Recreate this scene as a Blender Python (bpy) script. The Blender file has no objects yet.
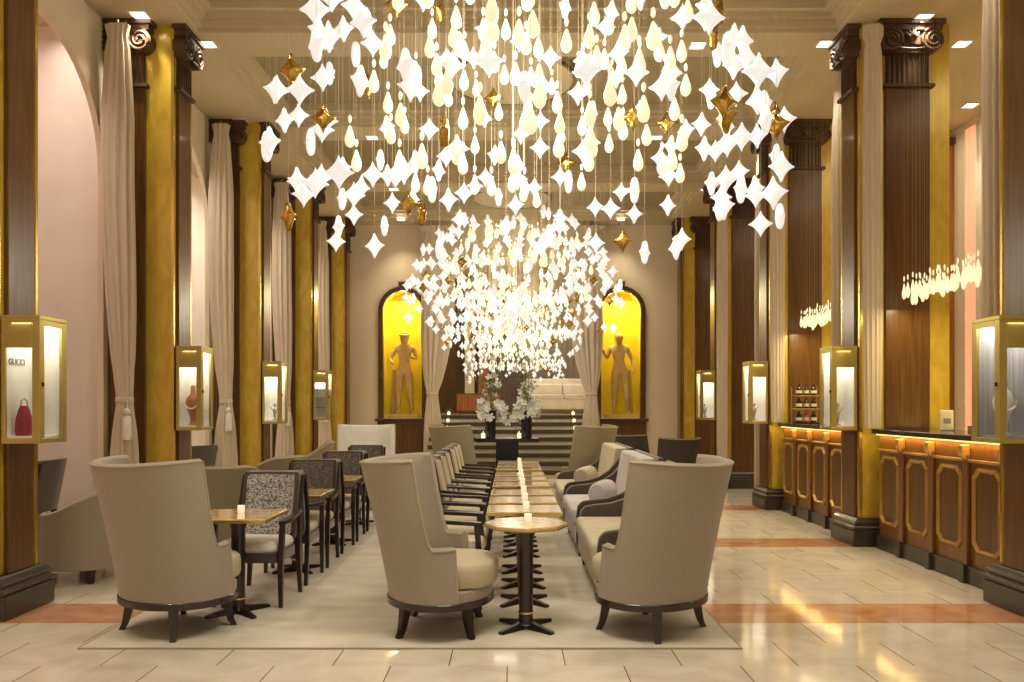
import bpy, bmesh, math, random
from mathutils import Vector, Matrix, Euler
random.seed(7)
S = bpy.context.scene
C = S.collection
PI = math.pi
R = math.radians
# ------------------------------------------------------------------ camera / world / exposure
cam = bpy.data.objects.new('camera', bpy.data.cameras.new('camera'))
C.objects.link(cam); S.camera = cam
cam.location = (0, 0, 1.5); cam.rotation_euler = (R(90), 0, 0)
cam.data.sensor_width = 36; cam.data.lens = 28.125
cam.data.shift_x = 0.001; cam.data.shift_y = 0.0625
cam.data.clip_end = 100
F = 800.0
def at(px, py, d):
    return Vector(((px - 511) * d / F, d, 1.5 - (py - 405) * d / F))
W = bpy.data.worlds.new('world'); S.world = W; W.use_nodes = True
W.node_tree.nodes['Background'].inputs[0].default_value = (1.0, 0.87, 0.66, 1)
W.node_tree.nodes['Background'].inputs[1].default_value = 0.5
S.view_settings.view_transform = 'Standard'; S.view_settings.look = 'None'
S.view_settings.gamma = 1; S.view_settings.use_curve_mapping = False
S.view_settings.exposure = 0.32
WARM = (1.0, 0.86, 0.62)
def lamp(kind, loc, energy, col=WARM, size=.3, rot=(0, 0, 0), sy=None, spot=100, blend=.6, spread=None):
    l = bpy.data.lights.new('light_' + kind.lower(), kind); l.energy = energy; l.color = col
    if kind == 'AREA':
        l.size = size
        if sy: l.shape = 'RECTANGLE'; l.size_y = sy
        if spread: l.spread = R(spread)
    else:
        l.shadow_soft_size = size
    if kind == 'SPOT': l.spot_size = R(spot); l.spot_blend = blend
    o = bpy.data.objects.new('light_' + kind.lower(), l); C.objects.link(o)
    o.location = loc; o.rotation_euler = rot
    return o
# ------------------------------------------------------------------ light of chandeliers and downlights
CHAND = [4.5, 10.4, 16.35]
for yy, e in zip(CHAND, (125, 95, 80)):
    lamp('POINT', (0, yy, 3.35), e, (1, .92, .76), .55)
LIGHTS = [(-3.4, 8.97), (3.52, 8.96), (-3.85, 8.3), (4.3, 8.35), (5.05, 8.96), (6.2, 10.8), (-3.85, 11.4),
          (-2.1, 12.1), (2.2, 12.1), (3.6, 12.1), (-3.9, 5.4), (-2.1, 6.1), (2.1, 6.1), (3.6, 6.1), (-2.1, 9.0), (2.1, 9.0),
          (-2.1, 3.1), (2.1, 3.1), (-2.2, 15.0), (2.2, 15.0), (3.65, 15.0), (-3.9, 14.3), (-2.4, 17.45), (2.4, 17.45), (-3.5, 3.1), (0, 3.1)]  # the pair nearest the rear wall is added to brighten that wall
# ------------------------------------------------------------------ materials
def mat(name, col=(.8, .8, .8), rough=.5, metal=0, col2=None, scale=(5, 5, 5), nscale=1.0, detail=4, bump=0, bscale=60,
        emit=None, estr=0, trans=0, sheen=0, coat=0, ramp=(.35, .65), nosample=False, distort=0):
    m = bpy.data.materials.new(name); m.use_nodes = True
    nt = m.node_tree; N = nt.nodes; L = nt.links; b = N['Principled BSDF']
    b.inputs['Base Color'].default_value = (*col, 1); b.inputs['Roughness'].default_value = rough
    b.inputs['Metallic'].default_value = metal
    if trans: b.inputs['Transmission Weight'].default_value = trans
    if coat: b.inputs['Coat Weight'].default_value = coat; b.inputs['Coat Roughness'].default_value = .08
    if sheen: b.inputs['Sheen Weight'].default_value = sheen
    if emit: b.inputs['Emission Color'].default_value = (*emit, 1); b.inputs['Emission Strength'].default_value = estr
    tc = N.new('ShaderNodeTexCoord')
    if col2 is None: col2 = tuple(c * .88 for c in col)
    mp = N.new('ShaderNodeMapping'); mp.inputs['Scale'].default_value = scale
    L.new(tc.outputs['Object'], mp.inputs[0])
    n = N.new('ShaderNodeTexNoise'); n.inputs['Scale'].default_value = nscale; n.inputs['Detail'].default_value = detail
    n.inputs['Distortion'].default_value = distort
    L.new(mp.outputs[0], n.inputs[0])
    r = N.new('ShaderNodeValToRGB'); r.color_ramp.elements[0].position = ramp[0]; r.color_ramp.elements[1].position = ramp[1]
    r.color_ramp.elements[0].color = (*col2, 1); r.color_ramp.elements[1].color = (*col, 1)
    L.new(n.outputs[0], r.inputs[0]); L.new(r.outputs[0], b.inputs['Base Color'])
    if bump:
        n2 = N.new('ShaderNodeTexNoise'); n2.inputs['Scale'].default_value = bscale
        L.new(tc.outputs['Object'], n2.inputs[0])
        bp = N.new('ShaderNodeBump'); bp.inputs['Strength'].default_value = bump; bp.inputs['Distance'].default_value = .01
        L.new(n2.outputs[0], bp.inputs['Height']); L.new(bp.outputs[0], b.inputs['Normal'])
    if nosample: m.cycles.emission_sampling = 'NONE'
    return m
def glassmat(name, tint=(1, 1, 1)):
    m = bpy.data.materials.new(name); m.use_nodes = True
    nt = m.node_tree; nt.nodes.clear()
    o = nt.nodes.new('ShaderNodeOutputMaterial'); mx = nt.nodes.new('ShaderNodeMixShader')
    t = nt.nodes.new('ShaderNodeBsdfTransparent'); g = nt.nodes.new('ShaderNodeBsdfGlossy'); f = nt.nodes.new('ShaderNodeLayerWeight')
    t.inputs[0].default_value = (*tint, 1); g.inputs['Roughness'].default_value = .03; f.inputs[0].default_value = .5
    pw = nt.nodes.new('ShaderNodeMath'); pw.operation = 'POWER'; pw.inputs[1].default_value = 4; nt.links.new(f.outputs['Facing'], pw.inputs[0]); ml = nt.nodes.new('ShaderNodeMath'); ml.operation = 'MULTIPLY_ADD'; ml.inputs[1].default_value = .5; ml.inputs[2].default_value = .04; nt.links.new(pw.outputs[0], ml.inputs[0]); nt.links.new(ml.outputs[0], mx.inputs[0]); nt.links.new(t.outputs[0], mx.inputs[1]); nt.links.new(g.outputs[0], mx.inputs[2])
    nt.links.new(mx.outputs[0], o.inputs[0]); return m
M = {
 'wall': mat('wall_plaster', (.76, .64, .46), .8, col2=(.74, .62, .445), bump=.03),
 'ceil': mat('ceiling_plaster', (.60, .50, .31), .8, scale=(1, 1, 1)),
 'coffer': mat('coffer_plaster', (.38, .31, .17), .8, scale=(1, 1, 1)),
 'pink': mat('pink_lit_plaster', (.84, .61, .52), .8, col2=(.83, .60, .51), scale=(1, 1, 1)),  # plaster tinted pink to stand in for pink light on a white wall
 'pale': mat('pale_plaster', (.84, .76, .68), .8, scale=(1, 1, 1)),
 'wood': mat('polished_walnut', (.155, .068, .015), .32, col2=(.075, .03, .007), scale=(9, 9, .5), nscale=3, detail=8, coat=.15, ramp=(.3, .7), distort=.6),
 'woodl': mat('counter_walnut', (.25, .105, .024), .3, col2=(.12, .045, .011), scale=(12, 12, .8), nscale=3, detail=8, coat=.3, ramp=(.3, .7), distort=.5),
 'molding': mat('gilded_wood', (.55, .33, .08), .3, metal=.4, col2=(.40, .22, .05)),
 'darkwood': mat('dark_wood', (.030, .015, .009), .28, col2=(.014, .007, .005), scale=(10, 10, 1), nscale=3, coat=.3),
 'capital': mat('carved_dark_wood', (.10, .045, .018), .5, col2=(.05, .02, .008)),
 'gold': mat('gold_burl', (.72, .52, .07), .26, metal=.2, col2=(.55, .37, .035), scale=(3, 3, 1.2), nscale=3, detail=10, ramp=(.3, .7), coat=.3, distort=.6),
 'brass': mat('brass', (.80, .62, .18), .2, metal=.9, col2=(.62, .46, .12), scale=(1, 1, 1)),
 'brassframe': mat('brushed_brass', (.62, .50, .16), .3, metal=.7, col2=(.45, .36, .10), scale=(1, 1, 1)),
 'fabric': mat('taupe_fabric', (.375, .315, .25), .85, col2=(.345, .29, .23), scale=(80, 80, 80), bump=.12, bscale=500, sheen=.2),
 'fabricseat': mat('cream_seat_fabric', (.56, .48, .34), .8, col2=(.52, .44, .31), scale=(60, 60, 60), bump=.1, bscale=400),
 'piping': mat('piping_fabric', (.46, .38, .28), .8),
 'fabricgreen': mat('olive_taupe_fabric', (.33, .27, .175), .85, scale=(80, 80, 80), bump=.1, bscale=400),
 'white': mat('white_fabric', (.80, .76, .70), .8, bump=.08, bscale=300),
 'lilac': mat('pale_lilac_fabric', (.70, .64, .66), .8, bump=.08, bscale=300),
 'cream': mat('cream_fabric', (.66, .58, .44), .8, col2=(.62, .54, .40), bump=.08, bscale=300),
 'velvet': mat('brown_velvet', (.085, .058, .042), .7, col2=(.055, .036, .026), scale=(20, 20, 20), nscale=2, sheen=.5),
 'pattern': mat('silver_patterned_velvet', (.52, .49, .47), .55, col2=(.10, .08, .075), scale=(1, 1, 1.6), nscale=60, detail=5, ramp=(.44, .55), sheen=.3),
 'pattern2': mat('dark_patterned_velvet', (.20, .17, .145), .6, col2=(.06, .048, .04), scale=(1, 1, 1.6), nscale=50, detail=3, ramp=(.42, .62), sheen=.3),
 'darkfab': mat('charcoal_fabric', (.055, .047, .038), .85, scale=(60, 60, 60)),
 'curtain': mat('taupe_curtain', (.66, .56, .42), .85, col2=(.60, .50, .38), scale=(20, 20, 1), nscale=4, sheen=.2),
 'greycurtain': mat('grey_curtain', (.30, .26, .22), .85),
 'tabletop': mat('honey_onyx', (.76, .56, .30), .12, col2=(.58, .38, .17), scale=(3, 8, 3), nscale=3, detail=6, coat=.5, distort=1),
 'stone': mat('black_stone', (.022, .020, .016), .15, coat=.4),
 'plinth': mat('dark_stone_plinth', (.05, .038, .024), .3, coat=.3),
 'black': mat('black_lacquer', (.008, .008, .008), .25),
 'glass': glassmat('clear_glass', (.97, .98, .98)),
 'candle': mat('candle_glow', (.9, .8, .6), .5, emit=(1, .72, .35), estr=2.2, nosample=True),
 'votive': mat('votive_glass', (.9, .85, .75), .3, emit=(1, .85, .6), estr=.45, nosample=True),
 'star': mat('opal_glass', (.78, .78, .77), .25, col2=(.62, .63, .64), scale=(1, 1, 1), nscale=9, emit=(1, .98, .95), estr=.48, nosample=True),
 'bulb': mat('lit_teardrop_glass', (.80, .76, .56), .3, emit=(1, .90, .58), estr=.55, nosample=True),
 'goldstar': mat('gilded_glass', (.78, .50, .10), .12, metal=1, col2=(.35, .20, .04), scale=(1, 1, 1), nscale=14, bump=.6, bscale=25),
 'wire': mat('steel_wire', (.62, .52, .34), .4, metal=.3),
 'bronze': mat('bronze_disc', (.16, .12, .05), .4, metal=.3),
 'yellow': mat('yellow_niche_plaster', (.88, .68, .015), .6, col2=(.74, .54, .01), scale=(1, 1, 1), nscale=3, detail=6, ramp=(.35, .7)),
 'statue': mat('ochre_statue_stone', (.70, .48, .18), .6, col2=(.55, .36, .12), bump=.2, bscale=30),
 'downlight': mat('downlight_lens', (1, 1, 1), .4, emit=(1, .93, .8), estr=6),
 'trimwhite': mat('light_trim', (.8, .75, .65), .5),
 'caselit': mat('display_backdrop', (.80, .79, .76), .6),
 'casegrey': mat('grey_silk_backdrop', (.42, .42, .46), .5, col2=(.30, .30, .34), scale=(30, 30, .5), nscale=2),
 'maroon': mat('maroon_leather', (.28, .012, .04), .35), 'tan': mat('tan_leather', (.42, .19, .06), .4),
 'grey': mat('grey_letters', (.25, .25, .25), .4), 'steel': mat('silver', (.7, .7, .72), .2, metal=1),
 'led': mat('warm_led_strip', (1, .7, .3), .5, emit=(1, .62, .16), estr=1.8),
 'salmon': mat('salmon_light_panel', (.8, .4, .3), .5, emit=(1, .26, .13), estr=.85),
 'orangewood': mat('orange_wood', (.42, .15, .035), .3, col2=(.30, .09, .02), scale=(9, 9, .5), nscale=3),
 'riser': mat('cream_riser_stone', (.74, .66, .48), .25), 'tread': mat('brown_tread_stone', (.07, .048, .025), .3),
 'petal': mat('white_petal', (.85, .84, .80), .6), 'leaf': mat('green_leaf', (.10, .17, .03), .5, col2=(.22, .26, .06)),
 'bottle': mat('dark_bottle_glass', (.03, .02, .012), .12), 'red': mat('red_label', (.45, .02, .02), .4),
 'paper': mat('cream_label', (.75, .68, .52), .6),
 'rug': mat('pale_rug', (.74, .68, .58), .95, col2=(.62, .56, .47), scale=(1.2, 3, 1), nscale=1.6, detail=8, ramp=(.35, .65), bump=.2, bscale=300),
 'rugedge': mat('rug_border', (.42, .35, .27), .95),
}
def floor_material():
    m = bpy.data.materials.new('polished_marble_floor'); m.use_nodes = True
    nt = m.node_tree; N = nt.nodes; L = nt.links; b = N['Principled BSDF']
    tc = N.new('ShaderNodeTexCoord')
    mp = N.new('ShaderNodeMapping'); mp.inputs['Location'].default_value = (.36, .35, 0); L.new(tc.outputs['Object'], mp.inputs[0])
    br = N.new('ShaderNodeTexBrick'); L.new(mp.outputs[0], br.inputs[0])
    br.inputs['Scale'].default_value = 1; br.inputs['Brick Width'].default_value = .67; br.inputs['Row Height'].default_value = .45
    br.inputs['Mortar Size'].default_value = .0006; br.inputs['Mortar Smooth'].default_value = 0; br.inputs['Bias'].default_value = 0
    br.inputs['Color1'].default_value = (.83, .77, .66, 1); br.inputs['Color2'].default_value = (.77, .70, .59, 1)
    br.inputs['Mortar'].default_value = (.6, .52, .40, 1)
    n = N.new('ShaderNodeTexNoise'); n.inputs['Scale'].default_value = 2.2; n.inputs['Detail'].default_value = 10; n.inputs['Distortion'].default_value = 1.5
    L.new(tc.outputs['Object'], n.inputs[0])
    rp = N.new('ShaderNodeValToRGB'); rp.color_ramp.elements[0].position = .35; rp.color_ramp.elements[0].color = (.86, .83, .79, 1); rp.color_ramp.elements[1].position = .62
    L.new(n.outputs[0], rp.inputs[0])
    mu = N.new('ShaderNodeMix'); mu.data_type = 'RGBA'; mu.blend_type = 'MULTIPLY'; mu.inputs[0].default_value = 1
    L.new(br.outputs[0], mu.inputs[6]); L.new(rp.outputs[0], mu.inputs[7])
    def mth(op, a, b=None):
        q = N.new('ShaderNodeMath'); q.operation = op
        for ii, v in enumerate((a, b)):
            if v is None: continue
            if isinstance(v, (int, float)): q.inputs[ii].default_value = v
            else: L.new(v, q.inputs[ii])
        return q.outputs[0]
    s0 = N.new('ShaderNodeSeparateXYZ'); L.new(mp.outputs[0], s0.inputs[0])
    row = mth('FLOOR', mth('DIVIDE', s0.outputs[1], .45))
    off = mth('MULTIPLY', mth('MODULO', mth('ADD', row, 101), 2), .335)
    joint = mth('LESS_THAN', mth('MODULO', mth('ADD', mth('ADD', s0.outputs[0], off), 67.0), .67), .007)
    # red marble bands lying across the nave between the pillars
    sp = N.new('ShaderNodeSeparateXYZ'); L.new(tc.outputs['Object'], sp.inputs[0])
    s1 = N.new('ShaderNodeMath'); s1.operation = 'SUBTRACT'; s1.inputs[1].default_value = 5.5 - 2.95 * 4; L.new(sp.outputs[1], s1.inputs[0])
    s2 = N.new('ShaderNodeMath'); s2.operation = 'MODULO'; s2.inputs[1].default_value = 2.95; L.new(s1.outputs[0], s2.inputs[0])
    s3 = N.new('ShaderNodeMath'); s3.operation = 'LESS_THAN'; s3.inputs[1].default_value = .54; L.new(s2.outputs[0], s3.inputs[0])
    rr = N.new('ShaderNodeValToRGB'); rr.color_ramp.elements[0].position = .3; rr.color_ramp.elements[0].color = (.50, .21, .10, 1)
    rr.color_ramp.elements[1].position = .7; rr.color_ramp.elements[1].color = (.72, .40, .24, 1)
    L.new(n.outputs[0], rr.inputs[0])
    mx = N.new('ShaderNodeMix'); mx.data_type = 'RGBA'; L.new(s3.outputs[0], mx.inputs[0]); L.new(mu.outputs[2], mx.inputs[6]); L.new(rr.outputs[0], mx.inputs[7])
    jm = N.new('ShaderNodeMix'); jm.data_type = 'RGBA'; L.new(mth('MULTIPLY', joint, mth('SUBTRACT', 1.0, s3.outputs[0])), jm.inputs[0]); L.new(mx.outputs[2], jm.inputs[6]); jm.inputs[7].default_value = (.20, .15, .09, 1); L.new(jm.outputs[2], b.inputs['Base Color']); b.inputs['Roughness'].default_value = .10
    b.inputs['Specular IOR Level'].default_value = .6
    return m
M['floor'] = floor_material()
# ------------------------------------------------------------------ mesh helpers
def box(bm, x0, x1, y0, y1, z0, z1, bevel=0):
    vs = [bm.verts.new((x, y, z)) for z in (z0, z1) for y in (y0, y1) for x in (x0, x1)]
    fs = [(0, 2, 3, 1), (4, 5, 7, 6), (0, 1, 5, 4), (2, 6, 7, 3), (0, 4, 6, 2), (1, 3, 7, 5)]
    faces = [bm.faces.new([vs[i] for i in f]) for f in fs]
    if bevel:
        es = list({e for f in faces for e in f.edges})
        bmesh.ops.bevel(bm, geom=es, offset=bevel, segments=3, profile=.5, affect='EDGES')
def loft(bm, rings, cap=True, closed=True):
    R_ = [[bm.verts.new(p) for p in r] for r in rings]
    n = len(rings[0])
    for a, b in zip(R_, R_[1:]):
        for i in range(n if closed else n - 1):
            j = (i + 1) % n
            try: bm.faces.new((a[i], a[j], b[j], b[i]))
            except ValueError: pass
    if cap and closed:
        bm.faces.new(list(reversed(R_[0]))); bm.faces.new(R_[-1])
    return R_
def lathe(bm, prof, c=(0, 0, 0), n=32, sx=1, sy=1, pw=2, cap=True):
    rings = []
    for r, z in prof:
        ring = []
        for i in range(n):
            a = 2 * PI * i / n; ca, sa = math.cos(a), math.sin(a)
            k = (abs(ca) ** pw + abs(sa) ** pw) ** (-1 / pw)
            ring.append((c[0] + r * k * ca * sx, c[1] + r * k * sa * sy, c[2] + z))
        rings.append(ring)
    loft(bm, rings, cap)
def tube(bm, pts, r, n=8, r2=None):
    pts = [Vector(p) for p in pts]; rings = []
    for i, p in enumerate(pts):
        t = (pts[min(i + 1, len(pts) - 1)] - pts[max(i - 1, 0)]).normalized()
        u = t.cross(Vector((0, 0, 1)) if abs(t.z) < .9 else Vector((1, 0, 0))).normalized(); v = t.cross(u)
        rr = r if r2 is None else r + (r2 - r) * i / (len(pts) - 1)
        rings.append([p + u * rr * math.cos(2 * PI * k / n) + v * rr * math.sin(2 * PI * k / n) for k in range(n)])
    loft(bm, rings)
def sqloft(bm, sections):
    """square/rect sections: (x,y,z,halfx,halfy)"""
    loft(bm, [[(x - a, y - b, z), (x + a, y - b, z), (x + a, y + b, z), (x - a, y + b, z)] for x, y, z, a, b in sections])
def prism(bm, outline, axis, a, b):
    f = {'x': lambda p, t: (t, p[0], p[1]), 'y': lambda p, t: (p[0], t, p[1]), 'z': lambda p, t: (p[0], p[1], t)}[axis]
    loft(bm, [[f(p, a) for p in outline], [f(p, b) for p in outline]])
def new(): return bmesh.new()
def build(name, bm, material, parent=None, smooth=False, bevel=0, subsurf=0):
    bmesh.ops.recalc_face_normals(bm, faces=bm.faces[:])
    me = bpy.data.meshes.new(name); bm.to_mesh(me); bm.free()
    me.materials.append(M[material] if isinstance(material, str) else material)
    o = bpy.data.objects.new(name, me); C.objects.link(o)
    if parent: o.parent = parent
    if smooth:
        for p in me.polygons: p.use_smooth = True
        me.set_sharp_from_angle(angle=R(42))
    if bevel:
        m = o.modifiers.new('bevel', 'BEVEL'); m.width = bevel; m.segments = 2; m.limit_method = 'ANGLE'
    if subsurf:
        m = o.modifiers.new('sub', 'SUBSURF'); m.levels = m.render_levels = subsurf
    return o
def tag(o, label=None, cat=None, group=None, kind=None):
    if label: o['label'] = label
    if cat: o['category'] = cat
    if group: o['group'] = group
    if kind: o['kind'] = kind
    return o
def thing(name, label, cat, loc=(0, 0, 0), rz=0, group=None):
    o = bpy.data.objects.new(name, None); C.objects.link(o)
    o.location = loc; o.rotation_euler = (0, 0, rz); o.empty_display_size = .1
    return tag(o, label, cat, group)
KIDS = {}
def kids(o): return [c for c in bpy.data.objects if c.parent == o]
def dup(root, label=None, loc=None, rz=None, parent=None, group=None):
    c = root.copy(); C.objects.link(c); c.parent = parent
    if label: c['label'] = label
    if loc is not None: c.location = loc
    if rz is not None: c.rotation_euler = (0, 0, rz)
    if group: c['group'] = group
    for k in kids(root): dup(k, parent=c)
    return c
def struct(name, bm, m, **k): return tag(build(name, bm, m, **k), kind='structure')
# ------------------------------------------------------------------ room shell
ZC = 5.55; XL = -3.60; XR = 3.72; WL = -4.28; WR = 6.55; YB = 18.0
PY = [5.83, 8.75, 11.70, 14.65, 17.55]
Y0 = -2.5
bm = new(); box(bm, -6.4, 7.2, Y0, 25, -.2, 0); struct('floor', bm, 'floor')
# ceiling: flat beams with stepped coffers between them
CX0, CX1 = -3.4, 3.55
cof = [(.50, 2.85), (3.45, 5.78), (6.38, 8.70), (9.30, 11.65), (12.25, 14.60), (15.20, 17.50)]
bm = new()
box(bm, -6.4, CX0, Y0, 25, ZC, 6.3); box(bm, CX1, 7.2, Y0, 25, ZC, 6.3)
edges = [Y0] + [v for c in cof for v in c] + [25]
for a, b in zip(edges[0::2], edges[1::2]): box(bm, CX0, CX1, a, b, ZC, 6.3)
struct('ceiling', bm, 'ceil')
k = 0
for a, b in cof:
    bm = new()
    x0, x1, ya, yb = CX0, CX1, a, b; z = ZC + .04
    for inset, h in ((.05, .07), (.07, .05), (.10, .06)):
        for (p, q, r, s) in ((x0, x1, ya, ya + inset), (x0, x1, yb - inset, yb), (x0, x0 + inset, ya + inset, yb - inset), (x1 - inset, x1, ya + inset, yb - inset)):
            box(bm, p, q, r, s, z, z + .4)
        z += h
        x0 += inset; x1 -= inset; ya += inset; yb -= inset
    k += 1; struct('trim_%d' % k, bm, 'ceil')
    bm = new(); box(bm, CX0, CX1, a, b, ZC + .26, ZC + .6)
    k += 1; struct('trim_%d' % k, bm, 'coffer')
# left wall with an arched recess in every bay
def arch_wall(name, x, thick, y0, y1, bays, zs, ztop, material, zfloor=0, axis='x'):
    """wall lying along y at x..x-thick, arched openings (ya, yb) that spring at zs"""
    bm = new()
    f = (lambda a, t, z: (x + t, a, z)) if axis == 'x' else (lambda a, t, z: (a, x + t, z))
    def prismq(pts):
        loft(bm, [[f(p[0], 0, p[1]) for p in pts], [f(p[0], thick, p[1]) for p in pts]])
    cur = y0
    for ya, yb, z0, spring in bays:
        prismq([(cur, zfloor), (ya, zfloor), (ya, ztop), (cur, ztop)])
        if z0 > zfloor: prismq([(ya, zfloor), (yb, zfloor), (yb, z0), (ya, z0)])
        c = (ya + yb) / 2; r = (yb - ya) / 2; n = 24
        P = [(c - r * math.cos(PI * i / n), spring + r * math.sin(PI * i / n)) for i in range(n + 1)]
        for p, q in zip(P, P[1:]): prismq([p, q, (q[0], ztop), (p[0], ztop)])
        cur = yb
    prismq([(cur, zfloor), (y1, zfloor), (y1, ztop), (cur, ztop)])
    bmesh.ops.remove_doubles(bm, verts=bm.verts[:], dist=1e-5)
    return struct(name, bm, material)
bays = [(6.12, 8.40), (9.05, 11.35), (12.0, 14.3), (14.95, 17.25)]
arch_wall('wall_left', WL, -.06, Y0, YB, [(.2, 2.4, 0, 3.96), (3.15, 5.4, 0, 3.96)] + [(a, b, 0, 3.96) for a, b in bays], 3.96, ZC, 'wall')
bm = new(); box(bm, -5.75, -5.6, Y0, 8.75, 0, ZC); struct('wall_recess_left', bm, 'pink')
bm = new(); box(bm, -5.75, -5.6, 8.75, YB, 0, ZC); struct('wall_recess_left_rear', bm, 'pale')
bm = new(); box(bm, -5.6, WL - .06, 8.55, 8.75, 0, ZC); struct('wall_recess_divider', bm, 'pale')
# right outer wall
bm = new(); box(bm, WR, WR + .15, Y0, YB, 0, ZC); struct('wall_right', bm, 'wall')
# rear wall with central opening and two arched niches
NL, NR = (-2.88, -2.0), (2.02, 2.92)
arch_wall('wall_rear', YB, .12, -5.75, 7.2, [(NL[0], NL[1], 1.2, 3.62), (-1.8, 1.8, 0, 3.1), (NR[0], NR[1], 1.2, 3.62)], 3.6, ZC, 'wall', axis='y')
def niche(idx, x0, x1, label):
    n = thing('arched_niche', label, 'niche', ((x0 + x1) / 2, YB, 1.2)); w = (x1 - x0) / 2; zs = 2.42
    def outline(rad, zb, z):
        return [(-rad, zb)] + [(-rad * math.cos(PI * i / 20), z + rad * math.sin(PI * i / 20)) for i in range(21)] + [(rad, zb)]
    bm = new(); o = outline(w + .1, 0, zs); i = outline(w - .002, 0, zs)
    A = [[(p[0], -.06, p[1]) for p in o], [(p[0], -.06, p[1]) for p in i], [(p[0], .1, p[1]) for p in i]]
    B = [[(p[0], 0.0, p[1]) for p in o]] + A
    loft(bm, B, cap=False, closed=False); build('arched_frame', bm, 'capital', n)
    bm = new(); o = outline(w + .01, 0, zs); loft(bm, [[(p[0], .121, p[1]) for p in o], [(p[0], .50, p[1]) for p in o]], cap=False, closed=True)
    bm.faces.new([bm.verts.new((p[0], .50, p[1])) for p in o])
    build('niche_recess', bm, 'yellow', n)
    bm = new(); box(bm, -w - .16, w + .16, -.13, .5, -.06, -.005); build('sill', bm, 'capital', n, bevel=.01)
    bm = new(); box(bm, -w - .12, w + .12, -.05, -.002, -1.2, -.06); box(bm, -w - .02, w + .02, -.065, -.05, -1.02, -.2); build('dado_panel', bm, 'wood', n, bevel=.008)
    bm = new(); sqloft(bm, [(0, -.05, zs + w + .02, .05, .05), (0, -.05, zs + w + .2, .09, .06)]); build('keystone', bm, 'capital', n)
    return n
niche(0, *NL, 'arched wooden niche glowing yellow on the rear wall left of the stairs')
niche(1, *NR, 'arched wooden niche glowing yellow on the rear wall right of the stairs')
for x in ((NL[0] + NL[1]) / 2, (NR[0] + NR[1]) / 2):
    lamp('AREA', (x, YB + .18, 3.98), 27, (1, .90, .45), .5, (R(-12), 0, 0), sy=.2)
    lamp('AREA', (x, YB + .05, 3.0), 3, (1, .80, .30), .1, (R(90), 0, R(180)), sy=.1).location.z = 4.0
# upper room beyond the stairs
bm = new(); box(bm, -3.4, 3.4, 18.35, 24.6, .0, 1.27); struct('floor_upper', bm, 'floor')
bm = new(); box(bm, -3.4, 3.4, 24.4, 24.6, 1.27, ZC); struct('wall_upper_rear', bm, 'wood')
bm = new(); box(bm, -3.55, -3.4, 18.13, 24.6, 0, ZC); struct('wall_upper_left', bm, 'wood')
bm = new(); box(bm, 3.4, 3.55, 18.13, 24.6, 0, ZC); struct('wall_upper_right', bm, 'wall')
lamp('POINT', (0, 20.5, 4.2), 190, WARM, .4)
# stairs
st = thing('staircase', 'wide stone steps climbing to the upper lounge behind the black console', 'stairs', (0, 16.3, 0))
for i in range(8):
    bm = new(); y = .265 * i; z = .15875 * (i + 1)
    box(bm, -1.78, 1.78, y + .02, 2.048, z - .15875 if i else 0, z - .085)
    r_ = build('riser', bm, 'riser', st)
    bm = new(); box(bm, -1.78, 1.78, y, 2.048, z - .085, z - (.0 if i < 7 else .001)); build('tread', bm, 'tread', st)
# ------------------------------------------------------------------ pillars
def volute(bm, f, cx, cz, rad, sgn, depth):
    pts = []
    for i in range(40):
        a = i / 39 * 4.6 * PI; r = rad * (1 - .82 * i / 39)
        pts.append(f(cx + sgn * r * math.sin(a) * 1, depth + .012 * i / 39, cz + r * math.cos(a)))
    tube(bm, pts, .017, 6, .010)
    ring0 = [f(cx + rad * .95 * math.cos(2 * PI * j / 20), 0, cz + rad * .95 * math.sin(2 * PI * j / 20)) for j in range(20)]
    ring1 = [f(cx + rad * .92 * math.cos(2 * PI * j / 20), depth, cz + rad * .92 * math.sin(2 * PI * j / 20)) for j in range(20)]
    loft(bm, [ring0, ring1])
def capital_parts(parent, f, half):
    """f(u, out, z): u along the face, out away from it.  Two parts: carved capital and fluted necking"""
    bm = new()
    def bx(u0, u1, o1, z0, z1, o0=0.0):
        P = [(u0, o0), (u1, o0), (u1, o1), (u0, o1)]
        loft(bm, [[f(u, o, z0) for u, o in P], [f(u, o, z1) for u, o in P]])
    bx(-half - .06, half + .06, .10, 5.30, 5.44); bx(-half - .11, half + .11, .15, 5.50, 5.547); bx(-half - .08, half + .08, .13, 5.44, 5.50)
    bx(-half, half, .07, 5.22, 5.32)
    rv = min(.125, half * .8)
    for s in (-1, 1): volute(bm, f, s * (half - .015), 5.335, rv, -s, .13)
    # shell ornament in the middle
    for j in range(5):
        a = (j - 2) * .42
        tube(bm, [f(0, .11, 5.32), f(math.sin(a) * .05, .145, 5.32 + math.cos(a) * .06), f(math.sin(a) * .085, .12, 5.33 + math.cos(a) * .12)], .012, 6, .016)
    tube(bm, [f(-half + .1, .13, 5.25), f(-.06, .14, 5.235), f(.06, .14, 5.235), f(half - .1, .13, 5.25)], .012)
    build('capital', bm, 'capital', parent, smooth=True)
    bm = new(); bx2 = None
    def bb(u0, u1, o1, z0, z1):
        P = [(u0, 0), (u1, 0), (u1, o1), (u0, o1)]
        loft(bm, [[f(u, o, z0) for u, o in P], [f(u, o, z1) for u, o in P]])
    bb(-half + .01, half - .01, .035, 4.90, 5.22)
    n = max(4, int(half * 2 / .058))
    for j in range(n + 1):
        u = -half + .025 + (2 * half - .05) * j / n
        tube(bm, [f(u, .04, 4.91), f(u, .04, 5.2)], .011, 6)
    bb(-half - .035, half + .035, .075, 4.865, 4.90)
    build('fluted_necking', bm, 'capital', parent, smooth=True)
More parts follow.
